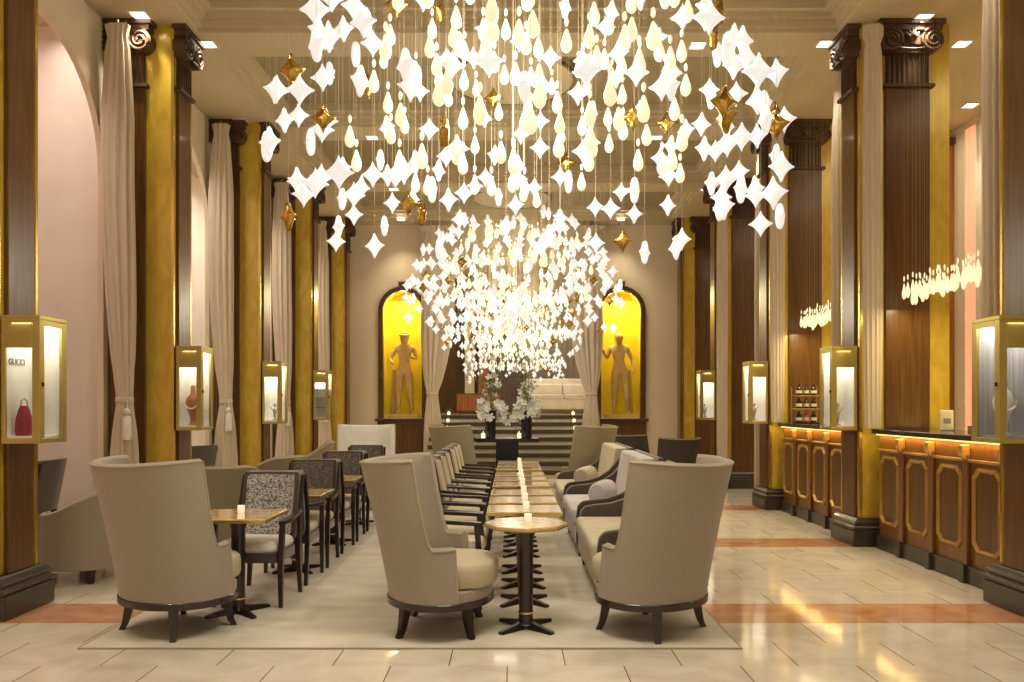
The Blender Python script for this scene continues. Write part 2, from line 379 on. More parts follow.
def pillar(side, y, idx, label):
    s = -1 if side == 'L' else 1
    xin = XL if s < 0 else XR; depth = .66 if s < 0 else .95
    p = thing('pillar', label, 'pillar', (xin, y, 0)); h = .23
    X = lambda t: s * t                    # outwards from the nave, local
    bm = new(); a, b = sorted((X(0), X(depth))); box(bm, a, b, -h, h, .30, ZC); build('gilded_core', bm, 'gold', p)
    # bright brass edge strips
    for (u, v) in ((-.012, -h - .008), (-.012, h - .02)):
        bm = new(); a, b = sorted((X(u), X(.02))); box(bm, a, b, v, v + .028, .30, ZC - .004); build('brass_edge', bm, 'brass', p)
    # inner pilaster face (towards the nave)
    fi = lambda u, o, z: (X(-o - .002), u, z)
    bm = new(); a, b = sorted((X(-.035), X(0))); box(bm, a, b, -.155, .155, .30, 4.87); build('walnut_pilaster', bm, 'wood', p, bevel=.006)
    capital_parts(p, fi, .155)
    # pilaster face towards the entrance, and the one on the far side
    for sg in (-1, 1):
        c = .49 if s > 0 else .47; hw = .235 if s > 0 else .19
        fo = lambda u, o, z, sg=sg, c=c: (X(c) + u, sg * (h + o + .002), z)
        bm = new()
        ya, yb = sorted((sg * h, sg * (h + .035))); box(bm, X(c) - hw, X(c) + hw, ya, yb, .30, 4.87)
        build('walnut_pilaster', bm, 'wood', p, bevel=.006)
        capital_parts(p, fo, hw)
    # base
    bm = new(); a, b = sorted((X(-.105), X(depth + .01)))
    box(bm, a, b, -h - .075, h + .075, 0.0, .17)
    build('plinth', bm, 'plinth', p, bevel=.012)
    bm = new()
    prof = [(.09, .17), (.105, .185), (.105, .205), (.075, .225), (.088, .245), (.088, .26), (.055, .285), (.05, .30)]
    xo = depth + .005
    loft(bm, [[(X(-o), -h - o * .75, z), (X(xo), -h - o * .75, z), (X(xo), h + o * .75, z), (X(-o), h + o * .75, z)] for o, z in prof])
    build('base_molding', bm, 'plinth', p, smooth=True)
    return p
desc = ['nearest the camera', 'second from the camera', 'third from the camera', 'fourth from the camera', 'farthest back beside the rear wall']
for i, y in enumerate(PY):
    for side, w in (('L', 'left'), ('R', 'right')):
        pillar(side, y, i, 'tall gold and walnut pillar with carved capital on the %s side, %s' % (w, desc[i]))
# ------------------------------------------------------------------ downlights
def downlight(label):
    t = thing('ceiling_light', label, 'ceiling light', (0, 0, ZC), 0, 'square recessed downlights in the ceiling')
    bm = new(); 
    for a in ((-.095, .095, -.095, -.075), (-.095, .095, .075, .095), (-.095, -.075, -.075, .075), (.075, .095, -.075, .075)): box(bm, *a, -.012, -.0005)
    build('trim_ring', bm, 'trimwhite', t)
    bm = new(); box(bm, -.074, .074, -.074, .074, -.006, -.0005); build('diffuser', bm, 'downlight', t)
    return t
dl = None
for (x, y) in LIGHTS:
    lab = 'small square white downlight recessed in the cream ceiling'
    if dl is None: dl = downlight(lab); t = dl
    else: t = dup(dl)
    side = 'far left' if x < -3 else 'left' if x < -1 else 'middle' if x < 1 else 'right' if x < 3 else 'far right' if x < 4.8 else 'right aisle'
    used_l = globals().setdefault('used_l', {}); nb_ = sum(1 for p in PY if p < y); key = (side, nb_); used_l[key] = used_l.get(key, 0) + 1
    t['label'] = 'square ceiling downlight, %s, %s%s' % (side, ['before the nearest pillars', 'just beyond the nearest pillars', 'just beyond the second pillars', 'just beyond the third pillars', 'just beyond the fourth pillars', 'by the rear wall'][nb_], ', one further along' if used_l[key] > 1 else '')
    if 'group' in t: del t['group']
    t.location = (x, y, ZC)
    lamp('SPOT', (x, y, ZC - .03), 66, (1, .88, .66), .05, spot=95, blend=.8)
# ------------------------------------------------------------------ curtains
def curtain(x, y, label, wtop=.30, wmid=.34, tie=1.55, wtie=.15, wbot=.30, shift=0.0, ztop=5.42, tassel=True, depth=.5, material='curtain', z0=.02, group=None, ang=0, pleats=11, seed=0):
    t = thing('curtain', label, 'curtain', (x, y, z0), ang, group)
    rnd = random.Random(seed); ph = rnd.random() * 6
    H = ztop - z0; bm = new(); rings = []; n = 120; m = 44
    for j in range(m + 1):
        z = H * j / m; zz = z + z0
        if tie and zz < tie:
            k = zz / tie if tie else 1; k = (zz - z0) / (tie - z0); e = k ** 2.5
            w = wbot + (wtie - wbot) * e; sx = shift * (.75 + .25 * k)
        else:
            zt = tie or z0; k = (zz - zt) / (ztop - zt)
            e = 1 - (1 - min(1, k / .55)) ** 2.4
            wt = (wtie if tie else wbot); w = wt + (wmid - wt) * e; sx = shift * (1 - min(1, k / .6)) ** 1.6 if tie else 0
            if k > .75: w = w + (wtop - w) * ((k - .75) / .25)
        ring = []
        amp = .12 if w < wtie * 1.3 else .20
        topg = 1.25 if zz > ztop - .10 else (.86 if zz > ztop - .22 else 1)
        for i in range(n):
            a = 2 * PI * i / n
            r = 1 + amp * math.sin(pleats * a + ph + .5 * math.sin(z * 1.3 + a)) + .05 * math.sin(23 * a + z)
            ring.append((sx + w / 2 * topg * r * math.cos(a), w / 2 * depth * topg * r * math.sin(a), z))
        rings.append(ring)
    loft(bm, rings); build('drape', bm, material, t, smooth=True)
    if tie:
        bm = new(); lathe(bm, [(wtie * .56, -.03), (wtie * .62, -.015), (wtie * .62, .015), (wtie * .56, .03)], (shift, 0, tie - z0), 24, 1, depth * 1.3, cap=True)
        build('tieback', bm, material, t, smooth=True)
    if tie and tassel:
        sx = shift + wtie * .45
        bm = new(); lathe(bm, [(.004, .30), (.03, .28), (.035, .25), (.015, .23), (.04, .2), (.045, 0), (.04, -.03)], (sx, -wtie * .6, tie - z0 - .38), 16)
        tube(bm, [(sx, -wtie * .6, tie - z0 - .09), (sx, -wtie * .5, tie - z0)], .006)
        build('tassel', bm, 'white', t, smooth=True)
    bm = new(); tube(bm, [(-wtop * .5, 0, H + .02), (wtop * .5, 0, H + .02)], .014); tube(bm, [(0, 0, H + .02), (0, 0, H + .06)], .01)
    build('curtain_rod', bm, 'brass', t, smooth=True)
    return t
for i, yy in enumerate([8.26, 11.2, 14.15, 17.1]):
    curtain(-4.06, yy, 'taupe curtain tied back with tassel in front of the %s left pillar' % ['second', 'third', 'fourth', 'last'][i], shift=.07, seed=i, wmid=.29, wtop=.19)
for i, yy in enumerate([8.27, 11.22, 14.17]):
    curtain(3.74, yy, 'long taupe curtain hanging on the near side of the %s right pillar' % ['second', 'third', 'fourth'][i], shift=0, seed=10 + i, wtop=.15, wmid=.18, tie=0, wbot=.15, tassel=False, z0=1.26 if i < 2 else .02)
for i, yy in enumerate([6.32, 9.28, 12.22]):
    curtain(3.85, yy, 'long taupe curtain hanging on the far side of the %s right pillar' % ['nearest', 'second', 'third'][i], seed=20 + i, wtop=.16, wmid=.22, tie=0, wbot=.22, tassel=False, z0=1.26 if i < 2 else .02)
curtain(-1.62, 17.7, 'tall gathered curtain tied back at the left of the staircase opening', wtop=.6, wmid=.62, tie=1.75, wtie=.22, wbot=.36, shift=-.12, ztop=5.45, tassel=False, depth=.35, seed=31, pleats=15)
curtain(1.66, 17.7, 'tall gathered curtain tied back at the right of the staircase opening', wtop=.6, wmid=.62, tie=1.75, wtie=.22, wbot=.36, shift=.12, ztop=5.45, tassel=False, depth=.35, seed=32, pleats=15)
# ------------------------------------------------------------------ chandeliers
def star_mesh(half, thick, name, m, n=40, p=.74):
    bm = new(); outl = []
    for i in range(n):
        a = 2 * PI * i / n; ca, sa = math.cos(a), math.sin(a)
        k = (abs(ca) ** p + abs(sa) ** p) ** (-1 / p)
        outl.append((ca * k * half, sa * k * half * 1.12))
    lev = [(1.0, 0), (.93, .45), (.8, .68), (.55, .88), (.25, .98)]
    rings = []
    for f, y in reversed(lev): rings.append([(o[0] * f, -thick * y, o[1] * f) for o in outl])
    for f, y in lev[1:]: rings.append([(o[0] * f, thick * y, o[1] * f) for o in outl])
    loft(bm, rings)
    bmesh.ops.recalc_face_normals(bm, faces=bm.faces[:])
    me = bpy.data.meshes.new(name); bm.to_mesh(me); bm.free(); me.materials.append(M[m])
    for q in me.polygons: q.use_smooth = True
    return me
def bulb_mesh():
    bm = new(); lathe(bm, [(.002, .085), (.008, .078), (.013, .062), (.021, .038), (.029, .012), (.030, -.006), (.025, -.026), (.012, -.040), (.002, -.044)], n=14)
    lathe(bm, [(.002, .145), (.008, .138), (.011, .125), (.009, .108), (.002, .098)], n=10)
    bmesh.ops.recalc_face_normals(bm, faces=bm.faces[:])
    me = bpy.data.meshes.new('teardrop_bulb'); bm.to_mesh(me); bm.free(); me.materials.append(M['bulb'])
    for q in me.polygons: q.use_smooth = True
    return me
SM = star_mesh(.070, .027, 'star_pendant', 'star'); GM = star_mesh(.072, .027, 'gilded_star_pendant', 'goldstar'); BMh = bulb_mesh()
def mobj(name, me, parent, loc, rot, sc):
    o = bpy.data.objects.new(name, me); C.objects.link(o); o.parent = parent; o.location = loc; o.rotation_euler = rot; o.scale = (sc,) * 3
    return o
def merged(name, me, items, parent):
    bm = new()
    for loc, rot, sc in items:
        t = bmesh.new(); t.from_mesh(me); t.transform(Matrix.Translation(loc) @ Euler(rot).to_matrix().to_4x4() @ Matrix.Scale(sc, 4))
        tmp = bpy.data.meshes.new('tmp'); t.to_mesh(tmp); t.free(); bm.from_mesh(tmp); bpy.data.meshes.remove(tmp)
    me2 = bpy.data.meshes.new(name); bm.to_mesh(me2); bm.free(); me2.materials.append(me.materials[0])
    for q in me2.polygons: q.use_smooth = True
    o = bpy.data.objects.new(name, me2); C.objects.link(o); o.parent = parent; tag(o, kind='stuff'); return o
def chandelier(y, label, seed, near=False, scale=1.0, ns=230, nb=130, x=.02, zt=5.81):
    rnd = random.Random(seed)
    t = thing('chandelier', label, 'chandelier', (x, y, 0), 0)
    bm = new(); lathe(bm, [(.80, 0), (.80, -.10), (.78, -.104)], (0, 0, zt - .001), 64); build('canopy', bm, 'ceil', t)
    bm = new(); loft(bm, [[(r_ * math.cos(2 * PI * q / 64), r_ * math.sin(2 * PI * q / 64), zt + z_) for q in range(64)] for r_, z_ in ((.802, -.06), (.825, -.07), (.825, -.11), (.80, -.115), (.78, -.106))], cap=False); build('canopy_rim', bm, 'bronze', t)
    dome = lambda r: 2.62 + 1.50 * math.sqrt(max(0, 1 - (r / 1.45) ** 2))
    items = []
    def ok(px, py, pz, mind=.11):
        if near and y + py < 3.55: return False
        return all((px - q[0]) ** 2 + (py - q[1]) ** 2 + ((pz - q[2]) * .8) ** 2 > mind ** 2 for _, q in items)
    tries = 0; cnt = 0
    while cnt < ns and tries < 20000:
        tries += 1
        a = rnd.random() * 2 * PI; q = rnd.random()
        if q < .62:
            r = 1.40 * math.sqrt(1 - rnd.random() ** 2 * .85); z = dome(r) - rnd.random() * .28
        elif q < .9:
            r = rnd.uniform(1.08, 1.40); z = rnd.uniform(2.50, dome(r))
        else:
            r = rnd.uniform(.5, 1.2); z = rnd.uniform(2.75, 3.2)
        px, py = r * math.cos(a), r * math.sin(a)
        if ok(px, py, z, .145): items.append(('g' if rnd.random() < .1 else 's', (px, py, z))); cnt += 1
    tries = 0; cnt = 0
    while cnt < nb and tries < 20000:
        tries += 1
        a = rnd.random() * 2 * PI; r = math.sqrt(rnd.random()) * 1.02; tier = rnd.choice((0, 1, 2, 3))
        z = 2.92 + .30 * tier + .25 * (1 - r) * (1 if tier else -.3) + rnd.uniform(-.05, .05)
        if z > dome(r) - .15: continue
        px, py = r * math.cos(a), r * math.sin(a)
        if ok(px, py, z, .135): items.append(('b', (px, py, z))); cnt += 1
    for kind, me, nm in (('s', SM, 'star_pendant'), ('g', GM, 'gilded_star_pendant'), ('b', BMh, 'teardrop_bulb')):
        L_ = []
        for kd, p in items:
            if kd != kind: continue
            wy = y + p[1]; px = 511 + (x + p[0]) * F / wy; py = 405 - (p[2] - 1.5) * F / wy
            inn = 0 <= px <= 1024 and -5 <= py <= 682
            rot = (0, 0, rnd.uniform(-1.5, 1.5) if rnd.random() < .6 else rnd.uniform(-.5, .5)) if kd != 'b' else (0, 0, 0)
            L_.append((not inn, wy, Vector(p), rot, rnd.uniform(.88, 1.1)))
        L_.sort(key=lambda v: (v[0], v[1]))
        for v in L_[:100]: mobj(nm, me, t, v[2], v[3], v[4])
        if len(L_) > 100: merged(nm, me, [v[2:] for v in L_[100:]], t)
    bm = new()
    for kd, p in items:
        tube(bm, [(p[0], p[1], p[2] + (.07 if kd != 'b' else .14)), (p[0], p[1], zt - .05 if math.hypot(p[0], p[1]) < .7 else zt - .002)], .0011, 3)
    tag(build('suspension_wires', bm, 'wire', t), kind='stuff')
    return t
chandelier(CHAND[0], 'huge chandelier of white glass stars and lit teardrops nearest the camera', 3, near=True, ns=210, nb=125, x=.07)
chandelier(CHAND[1], 'domed white glass star chandelier in the middle, hanging over the table rows', 5)
chandelier(CHAND[2], 'distant white glass star chandelier just before the stairs', 9)
chandelier(22.0, 'farthest lit glass chandelier low over the upper lounge beyond the stairs', 12, zt=ZC + .351, ns=200, nb=170, x=.1).location.z = -.352
# ------------------------------------------------------------------ shell seats
def shell(bm, zb, H, hf, rb, rt, lean, th, pm, m=12, phis=None, warp=0):
    if phis is None: phis = [(-1 + 2 * i / 60) * pm for i in range(61)]
    def P(phi, z, inset):
        t = (z - zb) / (H - zb); t2 = max(t, 0) ** 1.15; phi = phi * (1 + warp * t2)
        rx = rb[0] + (rt[0] - rb[0]) * t2 - inset; ry = rb[1] + (rt[1] - rb[1]) * t2 - inset
        return Vector((rx * math.sin(R(phi)), -lean * t2 - ry * math.cos(R(phi)), z))
    rings = []; edge = []
    for phi in phis:
        h = hf(abs(phi)); c = []
        for j in range(m + 1): c.append(P(phi, zb + (h - zb) * j / m, 0))
        c.append(P(phi, h, th * .25) + Vector((0, 0, th * .25))); c.append(P(phi, h, th * .5) + Vector((0, 0, th * .33))); c.append(P(phi, h, th * .75) + Vector((0, 0, th * .25)))
        for j in range(m, -1, -1): c.append(P(phi, zb + (h - zb) * j / m, th))
        rings.append(c); edge.append(P(phi, h, .0) + Vector((0, 0, .004)))
    loft(bm, rings); 
    front = [P(phis[-1], zb + (hf(abs(phis[-1])) - zb) * j / 8, 0) for j in range(8, -1, -1)]
    front0 = [P(phis[0], zb + (hf(abs(phis[0])) - zb) * j / 8, 0) for j in range(9)]
    return front0 + edge + front
def sm(x): x = max(0, min(1, x)); return x * x * (3 - 2 * x)
def cushion(bm, rx, ry, z0, z1, cy=0, pw=2.6, crown=.02):
    h = z1 - z0; prof = [(.9, 0), (.97, .012), (1.0, .04), (1.0, h - .045), (.975, h - .015), (.92, h), (.7, h + crown * .6), (.35, h + crown), (.02, h + crown)]
    lathe(bm, [(r, z) for r, z in prof], (0, cy, z0), 48, rx, ry, pw)
def sabre_leg(bm, ang, r0=.27, r1=.35, z1=.225, w=.037):
    ca, sa = math.sin(ang), math.cos(ang); rings = []
    for j in range(7):
        t = j / 6; r = r0 + (r1 - r0) * (1 - t) ** 1.8 if False else r1 - (r1 - r0) * (t ** .6); z = z1 * t; ww = w * (.55 + .45 * t)
        c = Vector((ca * r, sa * r, z)); u = Vector((sa, -ca, 0)); v = Vector((ca, sa, 0))
        rings.append([c + u * ww * a + v * ww * b for a, b in ((-1, -1), (1, -1), (1, 1), (-1, 1))])
    loft(bm, rings)
def wing_chair(label, fab='fabric', seat='fabricseat', H=1.12, lean=.17):
    t = thing('wing_chair', label, 'armchair')
    def hf(p):
        if p <= 84: return H - .012 * math.cos(R(p * 2.0))
        if p >= 97: return .575
        return .575 + (H + .012 - .575) * (1 - (p - 84) / 13) ** 3.4
    phis = sorted([s * v for s in (-1, 1) for v in (8, 16, 24, 32, 40, 48, 56, 64, 72, 80, 84, 85, 86, 87, 88, 89, 90, 91, 92, 93, 94, 95.5, 97, 98.5, 100, 104, 110, 117)] + [0])
    bm = new(); e = shell(bm, .245, H, hf, (.412, .345), (.42, .37), lean, .06, 117, 14, phis, .16)
    build('backrest', bm, fab, t, smooth=True)
    bm = new(); tube(bm, e, .007, 6); build('piping', bm, 'piping', t, smooth=True)
    bm = new(); cushion(bm, .325, .30, .315, .475, .085, 2.5); build('seat_cushion', bm, seat, t, smooth=True)
    bm = new(); lathe(bm, [(.402, .24), (.405, .25), (.405, .305), (.395, .314)], n=48, sy=.86); build('seat_base', bm, fab, t, smooth=True)
    bm = new(); lathe(bm, [(.40, .195), (.413, .20), (.415, .24), (.41, .245), (.2, .2451)], n=48, sy=.86); build('base_ring', bm, 'darkwood', t, smooth=True)
    for k_ in range(4):
        bm = new(); sabre_leg(bm, R(45 + 90 * k_), .32, .385); [setattr(v.co, 'y', v.co.y * .86) for v in bm.verts]; build('leg', bm, 'darkwood', t, smooth=True)
    return t
def face(ang): return -R(ang)      # heading measured from +y towards +x
ZR = .0085   # top of rug
w0 = wing_chair('taupe wing chair seen from behind at the left edge of the rug')
w0.location = (-2.235, 5.38, ZR); w0.rotation_euler = (0, 0, face(32))
dup(w0, 'taupe wing chair in profile facing right at the near end of the central table', (-.47, 5.38, ZR), face(93))
dup(w0, 'taupe wing chair turned away at the near end of the cream settees', (.94, 5.36, ZR), face(-46))
w1 = wing_chair('olive wing chair at the far end of the settee row before the stairs', 'fabricgreen', H=1.17); w1.location = (1.05, 11.85, ZR); w1.rotation_euler = (0, 0, face(-55))
dup(w1, 'olive wing chair at the far end of the dark armchair row', (-.72, 12.1, ZR), face(55))
w2 = wing_chair('white wing chair facing the camera behind the left table row', 'white', 'white', H=1.18); w2.location = (-2.1, 11.6, ZR); w2.rotation_euler = (0, 0, face(172))
w3 = wing_chair('charcoal wing chair beside the rear right curtain', 'darkfab', 'darkfab', H=1.05); w3.location = (2.85, 13.9, 0); w3.rotation_euler = (0, 0, face(-15)); w3.scale = (.88,) * 3
dup(w3, 'charcoal wing chair with grey seat left of its twin near the rear wall', (2.45, 15.3, 0), face(60))
def tub_chair(label, fab='fabric', H=.80):
    t = thing('tub_chair', label, 'armchair')
    hf = lambda p: H - (H - .58) * sm((p - 25) / 85)
    bm = new(); e = shell(bm, .13, H, hf, (.40, .38), (.47, .44), .10, .085, 118, 10)
    build('backrest', bm, fab, t, smooth=True)
    bm = new(); tube(bm, e, .006, 6); build('piping', bm, 'piping', t, smooth=True)
    bm = new(); cushion(bm, .31, .36, .30, .46, .07, 2.6); build('seat_cushion', bm, fab, t, smooth=True)
    bm = new(); lathe(bm, [(.375, .12), (.382, .13), (.382, .28), (.36, .30)], n=40); build('seat_base', bm, fab, t, smooth=True)
    for k_ in range(4):
        bm = new(); a = R(45 + 90 * k_); x, y = math.sin(a) * .3, math.cos(a) * .3; sqloft(bm, [(x * 1.06, y * 1.06, 0, .02, .02), (x, y, .125, .03, .03)]); build('leg', bm, 'darkwood', t)
    return t
tb = tub_chair('taupe tub chair behind the left wing chair beside the nearest left pillar'); tb.location = (-3.70, 6.98, 0); tb.rotation_euler = (0, 0, face(-78))
tg = tub_chair('olive tub chair seen from behind beyond the left wing chair', 'fabricgreen', .87); tg.location = (-3.02, 8.35, 0); tg.rotation_euler = (0, 0, face(-25))
dup(tg, 'olive tub chair half hidden behind another, next to the tasselled curtain', (-3.03, 9.75, 0), face(-60))
dup(tg, 'distant olive tub chair between the fourth and last left pillars', (-3.5, 13.4, 0), face(-100))
# ------------------------------------------------------------------ dining armchairs
def dining_chair(label, inner='pattern', outer='velvet', seatm='cream'):
    t = thing('dining_armchair', label, 'chair')
    def backring(z, y, hw, th, o):
        # curved upholstered slab cross-section
        P = []
        for i in range(9):
            u = -1 + i / 4; P.append((u * hw, y - .035 * (1 - u * u) + o, z))
        return P
    def slab(bm, y0, y1, z0, z1, lean):
        rings = []
        for j, (kz, kw) in enumerate(((0, .93), (.04, 1), (.5, 1.0), (.93, 1), (.98, .98), (1, .94))):
            z = z0 + (z1 - z0) * kz; dy = -lean * kz
            a = [(p[0], p[1], p[2]) for p in backring(z, y0 + dy, .225 * kw, 0, 0)]
            b = [(p[0], p[1], p[2]) for p in backring(z, y1 + dy, .225 * kw, 0, 0)]
            rings.append(a + list(reversed(b)))
        loft(bm, rings)
    bm = new(); slab(bm, -.195, -.167, .475, .935, .10); [setattr(v.co, 'x', v.co.x * .84) for v in bm.verts]; build('backrest', bm, inner, t, smooth=True)
    bm = new(); slab(bm, -.27, -.186, .44, .955, .10); build('back_cover', bm, outer, t, smooth=True)
    bm = new(); cushion(bm, .235, .225, .40, .475, .03, 6, .012); build('seat', bm, seatm, t, smooth=True)
    bm = new(); lathe(bm, [(1, 0), (1, .07)], (0, .02, .33), 40, .236, .225, 8); build('seat_frame', bm, outer, t)
    for s in (-1, 1):
        bm = new(); sqloft(bm, [(s * .25, .225, 0, .014, .014), (s * .25, .225, .35, .021, .021), (s * .255, .20, .62, .018, .02)]); build('leg', bm, 'darkwood', t, bevel=.003)
        bm = new(); sqloft(bm, [(s * .235, -.28, 0, .015, .015), (s * .235, -.225, .35, .02, .022), (s * .238, -.24, .62, .017, .022), (s * .238, -.335, .93, .013, .016)]); build('leg', bm, 'darkwood', t, bevel=.003)
        bm = new(); loft(bm, [[(s * x_ - w_, y_, z_ - .014), (s * x_ + w_, y_, z_ - .014), (s * x_ + w_, y_, z_ + .014), (s * x_ - w_, y_, z_ + .014)] for x_, y_, z_, w_ in ((.242, -.25, .655, .018), (.262, -.05, .64, .02), (.268, .12, .632, .028), (.262, .235, .625, .026))]); build('armrest', bm, 'darkwood', t, bevel=.004)
    return t
def square_table(label, rnd_=False, s=.275, sd=.275, group=None):
    t = thing('bistro_table', label, 'table', group=group)
    bm = new()
    if rnd_: lathe(bm, [(.273, 0), (.277, .004), (.277, .020), (.273, .024)], (0, 0, .682), 8)
    else: box(bm, -s, s, -sd, sd, .682, .708, .003)
    build('tabletop', bm, 'tabletop', t)
    bm = new()
    if rnd_: lathe(bm, [(.25, .674), (.265, .678), (.265, .688), (.25, .6815)], n=8, sx=1.06, sy=1.06)
    else:
        for a in ((-s - .004, s + .004, -sd - .004, -sd), (-s - .004, s + .004, sd, sd + .004), (-s - .004, -s, -sd, sd), (s, s + .004, -sd, sd)): box(bm, *a, .680, .700)
    build('brass_edging', bm, 'brass', t)
    bm = new(); lathe(bm, [(.07, .03), (.052, .05), (.047, .08), (.05, .6), (.07, .66), (.11, .681)], n=24); build('pedestal', bm, 'darkwood', t, smooth=True)
    bm = new(); lathe(bm, [(.0525, .1), (.0525, .112)], n=24); build('brass_band', bm, 'brass', t)
    for k_ in range(4):
        a = R(45 + 90 * k_); ca, sa = math.cos(a), math.sin(a); bm = new()
        rings = []
        for q in range(6):
            r = .04 + .20 * q / 5; hh = .05 - .030 * q / 5; w = .026 - .006 * q / 5; u = (-sa, ca)
            rings.append([(ca * r + u[0] * w, sa * r + u[1] * w, 0), (ca * r - u[0] * w, sa * r - u[1] * w, 0), (ca * r - u[0] * w * .7, sa * r - u[1] * w * .7, hh), (ca * r + u[0] * w * .7, sa * r + u[1] * w * .7, hh)])
        loft(bm, rings); build('foot', bm, 'darkwood', t)
    return t
def votive(loc, label, group=None):
    t = thing('votive_candle', label, 'candle', loc, 0, group)
    bm = new(); lathe(bm, [(.022, 0), (.025, .004), (.026, .050), (.023, .050), (.022, .012), (.001, .011)], n=20); build('glass_cup', bm, 'votive', t, smooth=True)
    bm = new(); lathe(bm, [(.020, .0125), (.020, .036), (.003, .038), (.004, .044), (.001, .050)], n=14); build('candle', bm, 'candle', t)
    return t
pos = ['nearest', 'second', 'third', 'fourth', 'fifth', 'sixth', 'seventh', 'eighth', 'ninth', 'tenth']
# centre row
CT = [(5.36, 1)] + [(y, 0) for y in (6.06, 6.64, 7.22, 7.98, 8.56, 9.14, 9.9, 10.48, 11.06)]
sq = None; vt = None
cc = dining_chair('x', 'cream', 'velvet', 'cream'); first = True
TZ = ZR + .7085
for i, (y, rd) in enumerate(CT):
    if rd:
        t = square_table('octagonal honey onyx pedestal table at the near end of the central row', True); t.location = (.10, y, ZR)
    else:
        lab = 'square onyx pedestal table, %s of the central row from the camera' % pos[i]
        if sq is None: sq = square_table(lab, sd=.21); t = sq
        else: t = dup(sq, lab)
        t.location = (.10, y, ZR)
    lab = 'lit glass votive candle on the %s table of the central row' % pos[i]
    if vt is None: vt = votive((0, 0, 0), lab); v = vt
    else: v = dup(vt, lab)
    v.location = (.115, y + .02, TZ)
    if i:
        lab = 'dark brown armchair with cream inner back, %s of the central row' % pos[i - 1]
        if first: c = cc; c['label'] = lab; first = False
        else: c = dup(cc, lab)
        c.location = (-.45, y, ZR); c.rotation_euler = (0, 0, face(90)); c.scale = (.93, 1, 1)
# left row: tables with a chair facing each way
lc = dining_chair('armchair with silver patterned back facing the camera at the front left table', 'pattern', 'velvet', 'white')
lc.location = (-1.93, 6.12, ZR); lc.rotation_euler = (0, 0, face(183))
ld = dining_chair('x', 'pattern2', 'velvet', 'cream')
LT = [5.72, 7.22, 8.63, 10.05]; used = False
for i, y in enumerate(LT):
    lab = 'square pedestal table, %s in the left row' % pos[i]
    if i == 0: sl = square_table(lab); t = sl; t.location = (-1.96, y + .03, ZR)
    else: t = dup(sl, lab, (-1.93, y, ZR))
    if i == 0: dup(vt, 'white votive candle on the front left table', (-1.97, y + .12, TZ))
    specs = []
    if i: specs = [(y - .33, 0, 'dark armchair seen from behind, before the %s left table' % pos[i]), (y + .33, 180, 'dark patterned armchair facing the camera behind the %s left table' % pos[i])]
    for yy, a, lab in specs:
        if not used: c = ld; c['label'] = lab; used = True
        else: c = dup(ld, lab)
        c.location = (-1.93, yy, ZR); c.rotation_euler = (0, 0, face(a))
dup(ld, 'small dark armchair in the pink arched recess at far left', (-4.93, 8.0, 0), face(-92))
dup(sq, 'small table inside the pink arched recess at far left', (-5.25, 7.42, 0), 0)
dup(ld, 'dark armchair in the second arched recess behind the gold pillar', (-4.45, 10.95, 0), face(-60))
# ------------------------------------------------------------------ settees
def settee(label, y0, y1, seatm, backm):
    L_ = y1 - y0; t = thing('settee', label, 'sofa', (.60, y0, ZR))
    # local: x 0 front .. .86 back, y 0..L
    bm = new(); box(bm, .03, .80, .03, L_ - .03, .13, .30, .01); build('seat_base', bm, seatm, t, smooth=True)
    n = 2
    for k_ in range(n):
        a = .08 + (L_ - .16) * k_ / n; b = .08 + (L_ - .16) * (k_ + 1) / n
        bm = new(); box(bm, .0, .66, a + .003, b - .003, .302, .455, .04); build('seat_cushion', bm, seatm, t, smooth=True)
        bm = new()
        loft(bm, [[(x_ + dx, y_, z_) for x_, y_ in ((0, a + .004), (0, b - .004), (.13, b - .004), (.13, a + .004))] for dx, z_ in ((.60, .455), (.62, .6), (.68, .95), (.70, .965))])
        build('back_cushion', bm, backm, t, bevel=.03, smooth=True)
    bm = new(); loft(bm, [[(x_ + dx, y_, z_) for x_, y_ in ((0, .02), (0, L_ - .02), (.05, L_ - .02), (.05, .02))] for dx, z_ in ((.80, .12), (.80, .45), (.85, .97))]); build('backrest', bm, 'velvet', t, bevel=.01)
    for s, yy in ((0, 0), (1, L_ - .075)):
        pr = [(.04, .13), (.04, .40), (.055, .50), (.10, .545), (.20, .56), (.34, .575), (.48, .62), (.60, .70), (.70, .82), (.80, .95), (.87, .95), (.86, .13)]
        bm = new(); prism(bm, pr, 'y', yy, yy + .075); build('armrest', bm, 'velvet', t, bevel=.015)
    for x_, y_ in ((.09, .06), (.09, L_ - .06), (.78, .06), (.78, L_ - .06)):
        bm = new(); sqloft(bm, [(x_, y_, 0, .02, .02), (x_, y_, .13, .03, .03)]); build('leg', bm, 'darkwood', t)
    return t
settee('cream settee with brown velvet arms behind the right wing chair', 5.95, 7.55, 'cream', 'cream')
settee('pale lilac lit settee with brown velvet arms in the middle of the row', 7.85, 9.4, 'lilac', 'lilac')
settee('cream settee farthest along the row beside the olive wing chair', 9.75, 11.3, 'cream', 'cream')
def bolster(label, loc, rz, m):
    bm = new(); 
    prof = [(.02, -.24), (.085, -.235), (.10, -.2), (.105, -.1), (.1, -.06), (.106, -.03), (.1, 0), (.106, .04), (.1, .08), (.105, .12), (.1, .2), (.085, .235), (.02, .24)]
    rings = [[(z, r * math.cos(2 * PI * i / 24), r * 1.15 * math.sin(2 * PI * i / 24)) for i in range(24)] for r, z in prof]
    loft(bm, rings); o = build('bolster_cushion', bm, m, None, smooth=True); o.location = (loc[0] - .07, loc[1], loc[2]); o.rotation_euler = (0, 0, rz); return tag(o, label, 'cushion')
bolster('cream ribbed bolster cushion on the nearest settee beside the wing chair', (1.06, 6.25, .592 + ZR), R(72), 'cream')
bolster('white ribbed bolster cushion on the middle settee', (1.02, 8.25, .592 + ZR), R(68), 'lilac')
